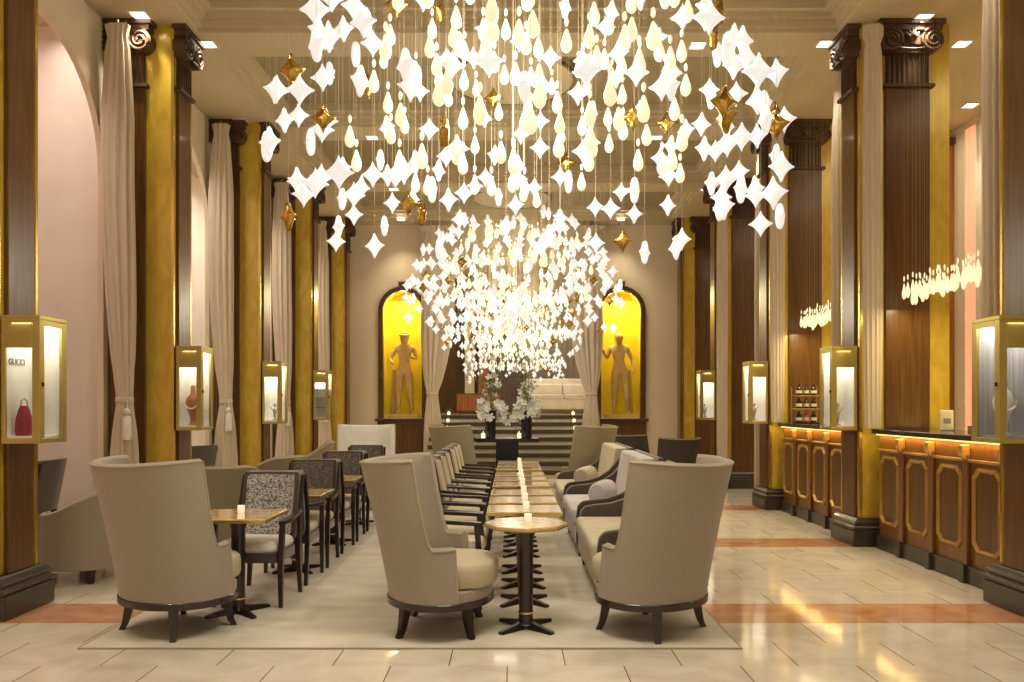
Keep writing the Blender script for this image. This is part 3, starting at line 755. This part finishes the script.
bolster('beige ribbed bolster cushion on the farthest settee', (1.02, 10.15, .592 + ZR), R(68), 'cream')
# ------------------------------------------------------------------ rug
bm = new(); box(bm, -2.65, 1.41, 4.92, 12.6, .0005, .008, .001); rg = tag(build('rug', bm, 'rug'), 'large pale rug under the seating in the middle of the marble floor', 'rug')
bm = new()
for a in ((-2.66, 1.42, 4.905, 4.92), (-2.66, 1.42, 12.6, 12.615), (-2.66, -2.65, 4.92, 12.6), (1.41, 1.42, 4.92, 12.6)): box(bm, *a, .0005, .009)
build('rug_binding', bm, 'rugedge', rg)
# ------------------------------------------------------------------ display cases on the pillars
def display_case(side, y, label, back='caselit', watts=5):
    s = -1 if side == 'L' else 1
    xin = (XL + .037) if s < 0 else (XR - .037); w = .27; d = .17; y -= .07
    t = thing('display_case', label, 'display case', (xin, y, 1.23))
    X = lambda a: -s * a        # 0 at the pillar, w into the nave
    h = .90
    def bx(bm, a0, a1, y0, y1, z0, z1):
        p, q = sorted((X(a0), X(a1))); box(bm, p, q, y0, y1, z0, z1)
    bm = new(); e = .028
    bx(bm, 0, w, -d, d, 0, .035); bx(bm, 0, w, -d, d, h - .03, h)
    bx(bm, .03, w - .055, -d + .001, -d + .012, h - .23, h - .03)
    for (a0, a1) in ((0, .03), (w - .055, w)):
        bx(bm, a0, a1, -d, -d + .02, .035, h - .03)
        bx(bm, a0, a1, d - .02, d, .035, h - .03)
    bx(bm, w - .02, w, -d + .02, -d + .06, .035, h - .03); bx(bm, w - .02, w, d - .06, d - .02, .035, h - .03)
    bx(bm, w - .02, w, -d + .06, d - .06, h - .07, h - .03)
    build('brass_frame', bm, 'brassframe', t, bevel=.003)
    bm = new(); bm.faces.new([bm.verts.new((X(a_), -d + .005, z_)) for a_, z_ in ((.03, .035), (w - .055, .035), (w - .055, h - .23), (.03, h - .23))]); bm.faces.new([bm.verts.new((X(w - .008), y_, z_)) for y_, z_ in ((-d + .06, .035), (d - .06, .035), (d - .06, h - .07), (-d + .06, h - .07))]); build('glass_pane', bm, 'glass', t)
    bm = new(); bx(bm, .002, w - .03, d - .045, d - .03, .036, h - .031); bx(bm, .002, .014, -d + .03, d - .045, .036, h - .031); bx(bm, .014, w - .03, -d + .03, d - .045, .036, .05); build('backdrop', bm, back, t)
    bm = new(); bx(bm, w - .001, w + .012, -d + .025, -d + .037, .40, .43); build('lock', bm, 'black', t)
    bm = new(); bx(bm, .08, w - .1, -.06, .06, h - .05, h - .031); build('case_lamp', bm, 'downlight', t)
    lamp('AREA', (xin + X(.14), y - .03, 1.23 + h - .055), watts, (1, .92, .78), .14, sy=.3)
    return t, xin, s
DC = {}
lab = {('L', 0): 'brass framed glass showcase with lettering and maroon bag on the nearest left pillar', ('L', 1): 'brass framed glass showcase with a tan bust on the second left pillar',
       ('L', 2): 'brass framed bright white showcase on the third left pillar', ('L', 3): 'small grey lit showcase on the fourth left pillar',
       ('R', 0): 'brass framed showcase with grey silk backdrop on the nearest right pillar', ('R', 1): 'brass framed showcase with crystal figure on the second right pillar',
       ('R', 2): 'brass framed lit showcase on the third right pillar', ('R', 3): 'brass framed lit showcase on the fourth right pillar behind the curtain'}
for (sd, i), l in lab.items():
    display_case(sd, PY[i], l, 'casegrey' if (sd, i) in (('R', 0),) else 'caselit', (1.6, 2.2, 4, 4)[i])
Zc = 1.23 + .0505
# maroon bag
def handbag(loc, label):
    t = thing('handbag', label, 'bag', loc); bm = new()
    rings = []
    for z, a, b in ((0, .052, .04), (.03, .06, .045), (.12, .054, .04), (.19, .036, .028), (.215, .022, .02)):
        rings.append([(a * (abs(math.cos(u)) ** .6) * (1 if math.cos(u) > 0 else -1), b * math.sin(u), z) for u in [2 * PI * i / 24 for i in range(24)]])
    loft(bm, rings); build('bag_body', bm, 'maroon', t, smooth=True)
    bm = new(); tube(bm, [(-.025, 0, .20), (-.02, 0, .25), (0, 0, .265), (.02, 0, .25), (.025, 0, .20)], .004); build('handle', bm, 'maroon', t, smooth=True)
handbag((-3.475, 5.71, Zc), 'maroon leather handbag standing in the nearest left showcase')
def text(body, loc, size, m, label, parent=None):
    cu = bpy.data.curves.new('txt', 'FONT'); cu.body = body; cu.size = size; cu.extrude = .002; cu.align_x = 'CENTER'
    o = bpy.data.objects.new('txt', cu); C.objects.link(o)
    me = bpy.data.meshes.new_from_object(o.evaluated_get(bpy.context.evaluated_depsgraph_get())); bpy.data.objects.remove(o)
    me.materials.append(M[m]); q = bpy.data.objects.new('sign_lettering', me); C.objects.link(q); q.location = loc; q.rotation_euler = (R(90), 0, R(90))
    return tag(q, label, 'lettering')
text('GUCCI', (-3.545, 5.74, 1.79), .062, 'grey', 'raised grey letters on the white backdrop of the nearest left showcase')
def bust(loc, label, m='tan', sc=1.0):
    t = thing('jewellery_bust', label, 'display bust', loc); bm = new()
    lathe(bm, [(.05, 0), (.055, .01), (.03, .03), (.035, .10), (.075, .20), (.085, .25), (.06, .31), (.03, .34), (.026, .42), (.02, .43)], n=24, sx=sc, sy=.6 * sc); build('bust_form', bm, m, t, smooth=True)
    bm = new(); tube(bm, [(.07 * math.cos(a) * sc, -.055 * sc - .004, .25 + .07 * math.sin(a)) for a in [PI + PI * i / 12 for i in range(13)]], .008); build('necklace', bm, 'white', t, smooth=True)
bust((-3.44, 8.66, Zc), 'tan jewellery bust with white necklace in the second left showcase')
bust((3.55, 5.77, Zc), 'grey jewellery bust in the nearest right showcase', 'caselit', .9)
def figurine(loc, label):
    t = thing('crystal_figurine', label, 'figurine', loc); bm = new()
    lathe(bm, [(.04, 0), (.04, .015), (.012, .02), (.018, .08), (.03, .13), (.02, .17), (.008, .19), (.018, .21), (.012, .24), (.001, .245)], n=14)
    build('figure', bm, 'steel', t, smooth=True)
    bm = new(); tube(bm, [(-.06, 0, .19), (-.02, 0, .13), (.02, 0, .13), (.055, 0, .20)], .006); build('arms', bm, 'steel', t, smooth=True)
figurine((3.52, 8.62, Zc), 'silver figurine in the second right showcase'); figurine((-3.42, 11.58, Zc), 'silver figurine in the third left showcase')
figurine((3.52, 11.58, Zc), 'silver figurine in the third right showcase'); figurine((3.52, 14.52, Zc), 'silver figurine in the fourth right showcase')
for k_, z in enumerate((1.45, 1.62, 1.79)):
    bm = new(); box(bm, -3.545, -3.335, 14.44, 14.70, z, z + .008); tag(build('glass_shelf', bm, 'steel'), '%s silver shelf inside the fourth left showcase' % ('lowest', 'middle', 'top')[k_], 'shelf')
# ------------------------------------------------------------------ bar counters
def counter_unit(label, y0, y1, x=3.86):
    t = thing('counter_cabinet', label, 'counter', (x, y0, 0)); w = y1 - y0
    bm = new(); box(bm, 0, .52, 0, w - .004, .15, 1.195); build('body', bm, 'woodl', t)
    bm = new(); box(bm, -.035, .5, 0, w - .004, 0.0, .15); box(bm, -.065, .0, -.0, .075, 0, .155); build('plinth', bm, 'plinth', t, bevel=.006)
    bm = new(); box(bm, -.035, 0, .0, .07, .155, 1.08); build('pilaster_strip', bm, 'woodl', t, bevel=.006)
    bm = new(); pr = [(-.0, 1.0), (-.06, 1.06), (-.075, 1.10), (-.07, 1.16), (-.0, 1.17)]; prism(bm, pr, 'y', .008, .062); build('bracket', bm, 'molding', t, bevel=.004)
    # octagonal panel mouldings
    def oct_(a0, a1, z0, z1, c): return [(a0 + c, z0), (a1 - c, z0), (a1, z0 + c), (a1, z1 - c), (a1 - c, z1), (a0 + c, z1), (a0, z1 - c), (a0, z0 + c)]
    a0, a1, z0, z1 = .115, w - .045, .27, .98
    bm = new(); o = oct_(a0, a1, z0, z1, .07); i = oct_(a0 + .038, a1 - .038, z0 + .038, z1 - .038, .058)
    mid = oct_(a0 + .019, a1 - .019, z0 + .019, z1 - .019, .064)
    loft(bm, [[(0, p[0], p[1]) for p in o], [(-.012, p[0], p[1]) for p in o], [(-.030, p[0], p[1]) for p in mid], [(-.008, p[0], p[1]) for p in i], [(0, p[0], p[1]) for p in i]], cap=False)
    build('panel_molding', bm, 'molding', t)
    bm = new(); prism(bm, oct_(a0 + .039, a1 - .039, z0 + .039, z1 - .039, .058), 'x', -.006, -.0005); build('panel', bm, 'wood', t)
    bm = new(); box(bm, -.03, 0, .075, w - .006, 1.02, 1.045); build('frieze_molding', bm, 'molding', t, bevel=.006)
    return t
nm = ['nearest', 'second', 'third', 'farthest']
def counter(y0, y1, where):
    n = 4; s = (y1 - y0) / n; base = None
    for i in range(n):
        lab = '%s panelled walnut counter unit of the %s bar' % (nm[i], where)
        if base is None: base = counter_unit(lab, y0, y0 + s)
        else: dup(base, lab, (3.86, y0 + i * s, 0))
    bm = new(); box(bm, 3.78, 4.50, y0 - .05, y1 + .02, 1.20, 1.25, .006); ct = tag(build('countertop', bm, 'stone'), 'dark stone countertop of the %s bar' % where, 'countertop')
    bm = new(); box(bm, 3.825, 3.845, y0, y1, 1.186, 1.199); build('light_strip', bm, 'led', ct)
    lamp('AREA', (3.83, (y0 + y1) / 2, 1.183), 4, (1, .66, .20), .02, (0, R(0), 0), sy=y1 - y0)
    lamp('AREA', (4.42, (y0 + y1) / 2, 1.262), 8, (1, .72, .20), .05, (R(180), 0, 0), sy=y1 - y0 - .2)
counter(6.16, 8.38, 'near'); counter(9.12, 11.33, 'far')
# linear teardrop pendants
def linear_pendant(y0, y1, label, x=4.12, nz=2.62):
    t = thing('linear_pendant', label, 'pendant light', (x, y0, 0)); n = int((y1 - y0) / .075); bm = new(); rnd = random.Random(int(y0 * 10))
    for i in range(n):
        for kx in (0, 1):
            p = (kx * .09 - .045 + rnd.uniform(-.015, .015), (y1 - y0) * (i + .5 * kx) / n, nz + rnd.uniform(-.035, .05))
            if i % 1 == 0 and (i * 2 + kx) < 100: mobj('teardrop_bulb', BMh, t, p, (0, 0, 0), 1.0).scale = (.72, .72, 1.3)
            tube(bm, [(p[0], p[1], p[2] + .17), (p[0], p[1], ZC - .001)], .0006, 3)
    tag(build('suspension_wires', bm, 'wire', t), kind='stuff')
    lamp('AREA', (x, (y0 + y1) / 2, nz - .1), 16, (1, .8, .4), .1, sy=y1 - y0)
linear_pendant(6.5, 8.35, 'row of lit teardrop pendants over the near bar counter')
linear_pendant(9.5, 11.3, 'row of lit teardrop pendants over the far bar counter')
# things on the counters
def bottle(loc, label, m, h=.2, r=.03, labelm='paper', group='bottles on the far bar'):
    t = thing('bottle', label, 'bottle', loc, 0, group); bm = new()
    lathe(bm, [(r, 0), (r, h * .6), (r * .4, h * .75), (r * .35, h * .95), (r * .42, h * .96), (r * .42, h)], n=16); build('glass_body', bm, m, t, smooth=True)
    bm = new(); lathe(bm, [(r * 1.02, h * .18), (r * 1.02, h * .45)], n=16); build('bottle_label', bm, labelm, t)
sh = thing('bottle_rack', 'small three tier bottle rack standing on the far bar counter', 'shelf', (3.90, 10.92, 1.2505))
for k_, z in enumerate((.0, .19, .37)):
    bm = new(); box(bm, -.05, .30, -.07, .07, z, z + .012); build('rack_shelf', bm, 'brassframe' if k_ else 'black', sh)
for x_ in (-.048, .298):
    bm = new(); tube(bm, [(x_, .06, 0), (x_, .06, .5)], .006); build('rack_post', bm, 'brassframe', sh)
tn = ['bottom', 'middle', 'top']; cn = ['left', 'centre', 'right']
for k_, z in enumerate((.0125, .2025, .3825)):
    for j in range(3):
        bottle((3.93 + .10 * j, 10.92, 1.2505 + z), '%s bottle on the %s tier of the bar rack' % (cn[j], tn[k_]), 'red' if (k_ == 0 and j == 1) else 'bottle', .15, .040 if j != 1 else .034, 'paper')
fr = thing('card_holder', 'small cream framed card standing on the near bar counter', 'card holder', (4.22, 7.75, 1.2505))
bm = new(); box(bm, -.065, .065, -.01, .01, 0, .20, .008); build('frame', bm, 'paper', fr)
bm = new(); box(bm, -.035, .035, -.013, -.0105, .07, .12); build('card', bm, 'grey', fr)
fr2 = thing('menu_stand', 'small dark framed card right of the bottle rack', 'card holder', (3.98 + .32, 10.55, 1.2505))
bm = new(); box(bm, -.06, .06, -.008, .008, 0, .19, .006); build('frame', bm, 'paper', fr2)
bm = new(); box(bm, -.045, .045, -.011, -.0085, .015, .175); build('card', bm, 'black', fr2)
for k_ in range(2):
    bm = new(); box(bm, -.1, .1, -.12, .12, 0, .028, .004); o = build('menu_book', bm, 'velvet'); o.location = (4.36, 7.35, 1.2505 + .0285 * k_)
    tag(o, '%s dark menu book stacked on the near bar counter' % ('lower', 'upper')[k_], 'book')
# door surround and salmon lit panel on the outer wall at the right
d1 = thing('wall_light_panel', 'tall glowing salmon light panel on the far right wall', 'light panel', (WR, 11.36, 0))
bm = new(); box(bm, -.02, -.001, -.13, .13, .05, 5.45); build('glow_panel', bm, 'salmon', d1)
bm = new(); box(bm, -.03, -.001, -.155, -.13, .02, 5.48); box(bm, -.03, -.001, .13, .155, .02, 5.48); build('frame', bm, 'trimwhite', d1)
d2 = thing('doorway', 'tall orange wood door surround on the far right wall', 'door', (WR, 11.95, 0))
bm = new(); box(bm, -.14, -.001, -.14, .30, .0, 5.35); build('jamb', bm, 'orangewood', d2, bevel=.02)
bm = new(); box(bm, -.17, -.001, -.17, .33, 5.35, 5.45); build('lintel', bm, 'capital', d2)
# ------------------------------------------------------------------ console, flowers
cs = thing('console_table', 'black pedestal console table before the stairs carrying flowers', 'table', (-.06, 12.85, 0))
bm = new(); box(bm, -.50, .50, -.22, .22, .91, .97, .004); build('tabletop', bm, 'black', cs)
bm = new(); box(bm, -.18, .18, -.14, .14, 0, .909, .004); build('pedestal', bm, 'black', cs)
bl = new()
for a in range(5):
    an = 2 * PI * a / 5; rings = []
    c, s_ = math.cos(an), math.sin(an)
    P = [(0, 0), (.02, .012), (.035, .012), (.045, 0), (.035, -.012), (.02, -.012)]
    vs = [bl.verts.new((c * r - s_ * w, s_ * r + c * w, .012 * (r / .045) ** 2)) for r, w in P]; vt_ = [bl.verts.new((v.co.x, v.co.y, v.co.z + .003)) for v in vs]
    bl.faces.new(vs); bl.faces.new(list(reversed(vt_)))
    for q in range(6): bl.faces.new((vs[q], vs[(q + 1) % 6], vt_[(q + 1) % 6], vt_[q]))
bloom = None
def orchids(x, label, seed):
    global bloom
    rnd = random.Random(seed)
    t = thing('flower_arrangement', label, 'flowers', (x, 12.85, .9705))
    bm = new(); lathe(bm, [(.075, 0), (.085, .005), (.09, .43), (.085, .435), (.08, .43), (.07, .03), (.001, .03)], n=28); build('vase', bm, 'black', t, smooth=True)
    bm = new(); ends = []
    for i in range(26):
        a = rnd.random() * 2 * PI; r = rnd.uniform(.10, .25); z = rnd.uniform(.36, .62) - r * .35
        mid = (r * .5 * math.cos(a), r * .5 * math.sin(a), z + .12); e = (r * math.cos(a), r * math.sin(a) * .8, z)
        tube(bm, [(0, 0, .35), mid, e], .003, 4); ends.append((mid, e))
    for i in range(9):
        a = rnd.random() * 2 * PI; r = rnd.uniform(.03, .22); zz = rnd.uniform(.8, 1.35)
        pts = [(0, 0, .4), (r * .3 * math.cos(a), r * .3 * math.sin(a), zz * .6), (r * math.cos(a), r * math.sin(a), zz)]
        tube(bm, pts, .004, 4)
        ends.append((pts[1], pts[2]))
    build('stems', bm, 'leaf', t)
    bm = new()
    for i in range(150):
        m_, e = ends[-1 - i % 9]; k_ = rnd.uniform(.2, 1.05); c = Vector(m_).lerp(Vector(e), k_) + Vector((rnd.gauss(0, .03), rnd.gauss(0, .03), rnd.gauss(0, .02)))
        d_ = Vector((rnd.gauss(0, 1), rnd.gauss(0, 1), rnd.gauss(0, .6))).normalized() * .05; n_ = d_.cross(Vector((rnd.random(), rnd.random(), rnd.random()))).normalized() * .016
        bm.faces.new([bm.verts.new(c), bm.verts.new(c + d_ * .5 + n_), bm.verts.new(c + d_), bm.verts.new(c + d_ * .5 - n_)])
    tag(build('leaves', bm, 'leaf', t), kind='stuff')
    for i in range(98):
        m_, e = ends[i % 26] if i < 90 else ends[-1 - i % 9]
        p = Vector(m_).lerp(Vector(e), rnd.uniform(.3, 1.1)) + Vector((rnd.gauss(0, .02), rnd.gauss(0, .02), rnd.gauss(0, .025)))
        if bloom is None: bloom = build('orchid_bloom', bl, 'petal', t); o = bloom
        else: o = bloom.copy(); C.objects.link(o); o.parent = t
        o.location = p; o.rotation_euler = (rnd.uniform(.6, 2.2), rnd.uniform(-.5, .5), rnd.uniform(-1, 1)); o.scale = (1.6,) * 3
orchids(-.33, 'white orchid arrangement in a black vase on the left of the console', 2)
orchids(.25, 'white orchid arrangement in a black vase on the right of the console', 4)
def lantern(loc, label, r=.065, h=.2, m='glass'):
    t = thing('candle_lantern', label, 'lantern', loc)
    bm = new(); lathe(bm, [(r, 0), (r, h), (r - .004, h), (r - .004, .006), (.001, .006)], n=24); build('glass_cylinder', bm, m, t, smooth=True)
    bm = new(); lathe(bm, [(r * .45, .0065), (r * .45, h * .4), (.004, h * .41), (.006, h * .5), (.001, h * .58)], n=14); build('candle', bm, 'candle', t)
lantern((-.44, 12.70, .9705), 'glass lantern with lit candle at the left end of the console')
lantern((.13, 12.68, .9705), 'glass lantern with lit candle between the vases on the console')
for sx in (-1, 1):
    for i in range(8):
        z = .15875 * (i + 1)
        lantern((sx * 1.42, 16.3 + .265 * i + .13, z + .0005), 'amber candle lantern on the %s edge of the stairs, step %s from the floor' % ('left' if sx < 0 else 'right', pos[i].replace('nearest', 'first')), .07, .17, 'glass')
# ------------------------------------------------------------------ upper lounge furniture
us = thing('sofa', 'white sofa on the upper landing beyond the stairs', 'sofa', (1.35, 20.6, 1.27))
bm = new(); box(bm, -.95, .95, -.40, .45, .12, .38, .02); build('seat_base', bm, 'white', us, smooth=True)
for s in (-1, 1):
    bm = new(); box(bm, min(s * .005, s * .93), max(s * .005, s * .93), -.42, .2, .382, .50, .03); build('seat_cushion', bm, 'white', us, smooth=True)
    bm = new(); box(bm, min(s * .005, s * .93), max(s * .005, s * .93), .2, .38, .5, .78, .04); build('back_cushion', bm, 'white', us, smooth=True)
    bm = new(); box(bm, s * 1.03 - .08, s * 1.03 + .08, -.42, .47, .10, .62, .03); build('armrest', bm, 'white', us, smooth=True)
bm = new(); box(bm, -.95, .95, .36, .48, .38, .92, .03); build('backrest', bm, 'white', us, smooth=True)
for x_, y_ in ((-.9, -.35), (.9, -.35), (-.9, .4), (.9, .4)):
    bm = new(); sqloft(bm, [(x_, y_, 0, .02, .02), (x_, y_, .119, .03, .03)]); build('leg', bm, 'darkwood', us)
sbn = thing('sideboard', 'low orange wood sideboard on the upper landing left of the sofa', 'cabinet', (-.85, 20.8, 1.27))
bm = new(); box(bm, -.55, .55, -.2, .2, .08, .50, .01); build('body', bm, 'orangewood', sbn)
bm = new(); box(bm, -.57, .57, -.22, .22, .501, .53); build('top', bm, 'woodl', sbn)
bm = new(); box(bm, -.5, .5, -.16, .16, 0, .08); build('plinth', bm, 'darkwood', sbn)
for i, x_ in enumerate((-.62, -1.02)):
    bm = new(); box(bm, -.14, .14, -.03, .03, 0, 3.6); o = build('wall_panel', bm, ('orangewood', 'paper')[i % 2] if i < 2 else 'orangewood'); o.location = (x_ - .2, 23.6, 1.27)
    tag(o, '%s tall panel standing behind the sideboard in the upper lounge' % ('orange wood', 'pale cream')[i], 'panel')
curtain(1.75, 23.9, 'wide grey curtain closing the upper lounge behind the sofa', wtop=2.2, wmid=2.2, wbot=2.2, tie=0, ztop=5.4, z0=1.28, depth=.12, material='greycurtain', tassel=False, seed=41, pleats=34)
# ------------------------------------------------------------------ statues (one continuous body each)
def statue(name, x, label, arm_l, arm_r, lean, hat=False):
    t = thing(name, label, 'statue', (x, YB + .22, 1.2))
    J = {'pelvis': (0, 0, 1.05, .125, .10), 'waist': (lean * .5, 0, 1.22, .115, .09), 'chest': (lean, 0, 1.45, .20, .135), 'neck': (lean * .8, -.01, 1.615, .045, .048),
         'head': (lean * .7, -.02, 1.75, .125, .135), 'top': (lean * .7, -.01, 1.87, .105, .11),
         'hipl': (-.09, 0, .98, .12, .12), 'kneel': (-.11, -.03, .55, .08, .08), 'ankl': (-.13, .02, .10, .038, .042), 'toel': (-.14, -.12, .035, .035, .028),
         'hipr': (.10, 0, .98, .12, .12), 'kneer': (.15, -.07, .56, .08, .08), 'ankr': (.19, .03, .10, .038, .042), 'toer': (.22, -.10, .035, .035, .028)}
    J['shl'] = (-.19 + lean, 0, 1.54, .07, .07); J['shr'] = (.19 + lean, 0, 1.54, .07, .07)
    for sfx, arm in (('l', arm_l), ('r', arm_r)):
        for k_, p, r in (('el', arm[0], .045), ('wr', arm[1], .032), ('hd', arm[2], .034)): J[k_ + sfx] = (*p, r, r * .8)
    E = [('pelvis', 'waist'), ('waist', 'chest'), ('chest', 'neck'), ('neck', 'head'), ('head', 'top'), ('chest', 'shl'), ('chest', 'shr'), ('shl', 'ell'), ('ell', 'wrl'), ('wrl', 'hdl'), ('shr', 'elr'), ('elr', 'wrr'), ('wrr', 'hdr'),
         ('pelvis', 'hipl'), ('hipl', 'kneel'), ('kneel', 'ankl'), ('ankl', 'toel'), ('pelvis', 'hipr'), ('hipr', 'kneer'), ('kneer', 'ankr'), ('ankr', 'toer')]
    keys = list(J); me = bpy.data.meshes.new('statue_body'); me.from_pydata([J[k_][:3] for k_ in keys], [(keys.index(a), keys.index(b)) for a, b in E], [])
    o = bpy.data.objects.new('statue_body', me); C.objects.link(o); o.parent = t; o.location.z = .06
    o.modifiers.new('skin', 'SKIN'); sk = me.skin_vertices
    if not sk:
        bpy.context.view_layer.objects.active = o
    for i, k_ in enumerate(keys):
        me.skin_vertices[0].data[i].radius = J[k_][3:]
        me.skin_vertices[0].data[i].use_root = (k_ == 'pelvis')
    ss = o.modifiers.new('sub', 'SUBSURF'); ss.levels = ss.render_levels = 2
    me.materials.append(M['statue'])
    bm = new(); box(bm, -.33, .33, -.16, .16, -.004, .085, .01); build('pedestal', bm, 'statue', t)
    bm = new()
    if hat: lathe(bm, [(.13, 0), (.13, .015), (.085, .03), (.075, .08), (.03, .10), (.001, .102)], (lean * .7, -.02, 1.87), 20); build('hat', bm, 'statue', t, smooth=True)
    else: lathe(bm, [(.06, -.07), (.085, -.03), (.085, .03), (.05, .07), (.001, .08)], (lean * .7, .0, 1.87), 18); build('hair', bm, 'statue', t, smooth=True)
    # drapery falling beside the leg
    bm = new(); rings = []
    for j in range(9):
        z = .10 + 1.0 * j / 8; rings.append([((.27 - .06 * j / 8 if not hat else -.27 + .06 * j / 8) + (.05 + .012 * math.sin(5 * a)) * math.cos(a), .08 + .04 * math.sin(a), z) for a in [2 * PI * i / 24 for i in range(24)]])
    loft(bm, rings); build('drapery', bm, 'statue', t, smooth=True)
statue('statue', -2.44, 'ochre standing male statue with a hat in the left yellow niche',
       [(-.30, -.05, 1.28), (-.24, -.20, 1.18), (-.20, -.26, 1.17)], [(.30, .0, 1.30), (.22, -.18, 1.30), (.17, -.24, 1.33)], .02, True)
statue('statue', 2.47, 'ochre standing nude statue in the right yellow niche',
       [(-.27, .02, 1.30), (-.36, -.05, 1.42), (-.38, -.08, 1.50)], [(.28, .02, 1.28), (.30, -.08, 1.04), (.30, -.12, .95)], -.02)
# added unseen area lamps that brighten the arched recesses on the left
for i, (a, b) in enumerate([(3.15, 5.4)] + bays):
    lamp('AREA', (-4.6, (a + b) / 2, 5.45), 20 if i < 2 else 34, (1, .84, .74) if i < 2 else (1, .9, .80), .35, (0, R(8), 0), sy=b - a, spread=150)
# right aisle
lamp('AREA', (5.7, 9.5, 5.45), 45, WARM, 1.0, sy=8)
bpy.data.objects.remove(bpy.data.objects['txt']) if 'txt' in bpy.data.objects else None
# trims and fittings that belong to one part of their thing
SUB = {'piping': 'backrest', 'brass_edging': 'tabletop', 'brass_band': 'pedestal', 'panel': 'panel_molding', 'tassel': 'tieback', 'canopy_rim': 'canopy',
       'keystone': 'arched_frame', 'lock': 'brass_frame', 'back_cover': 'backrest'}
children = {}
for o in list(bpy.data.objects):
    if o.parent: children.setdefault(o.parent.name, []).append(o)
for plist in children.values():
    for o in plist:
        k = SUB.get(o.name.split('.')[0])
        if k:
            host = next((q for q in plist if q.name.split('.')[0] == k), None)
            if host: o.parent = host
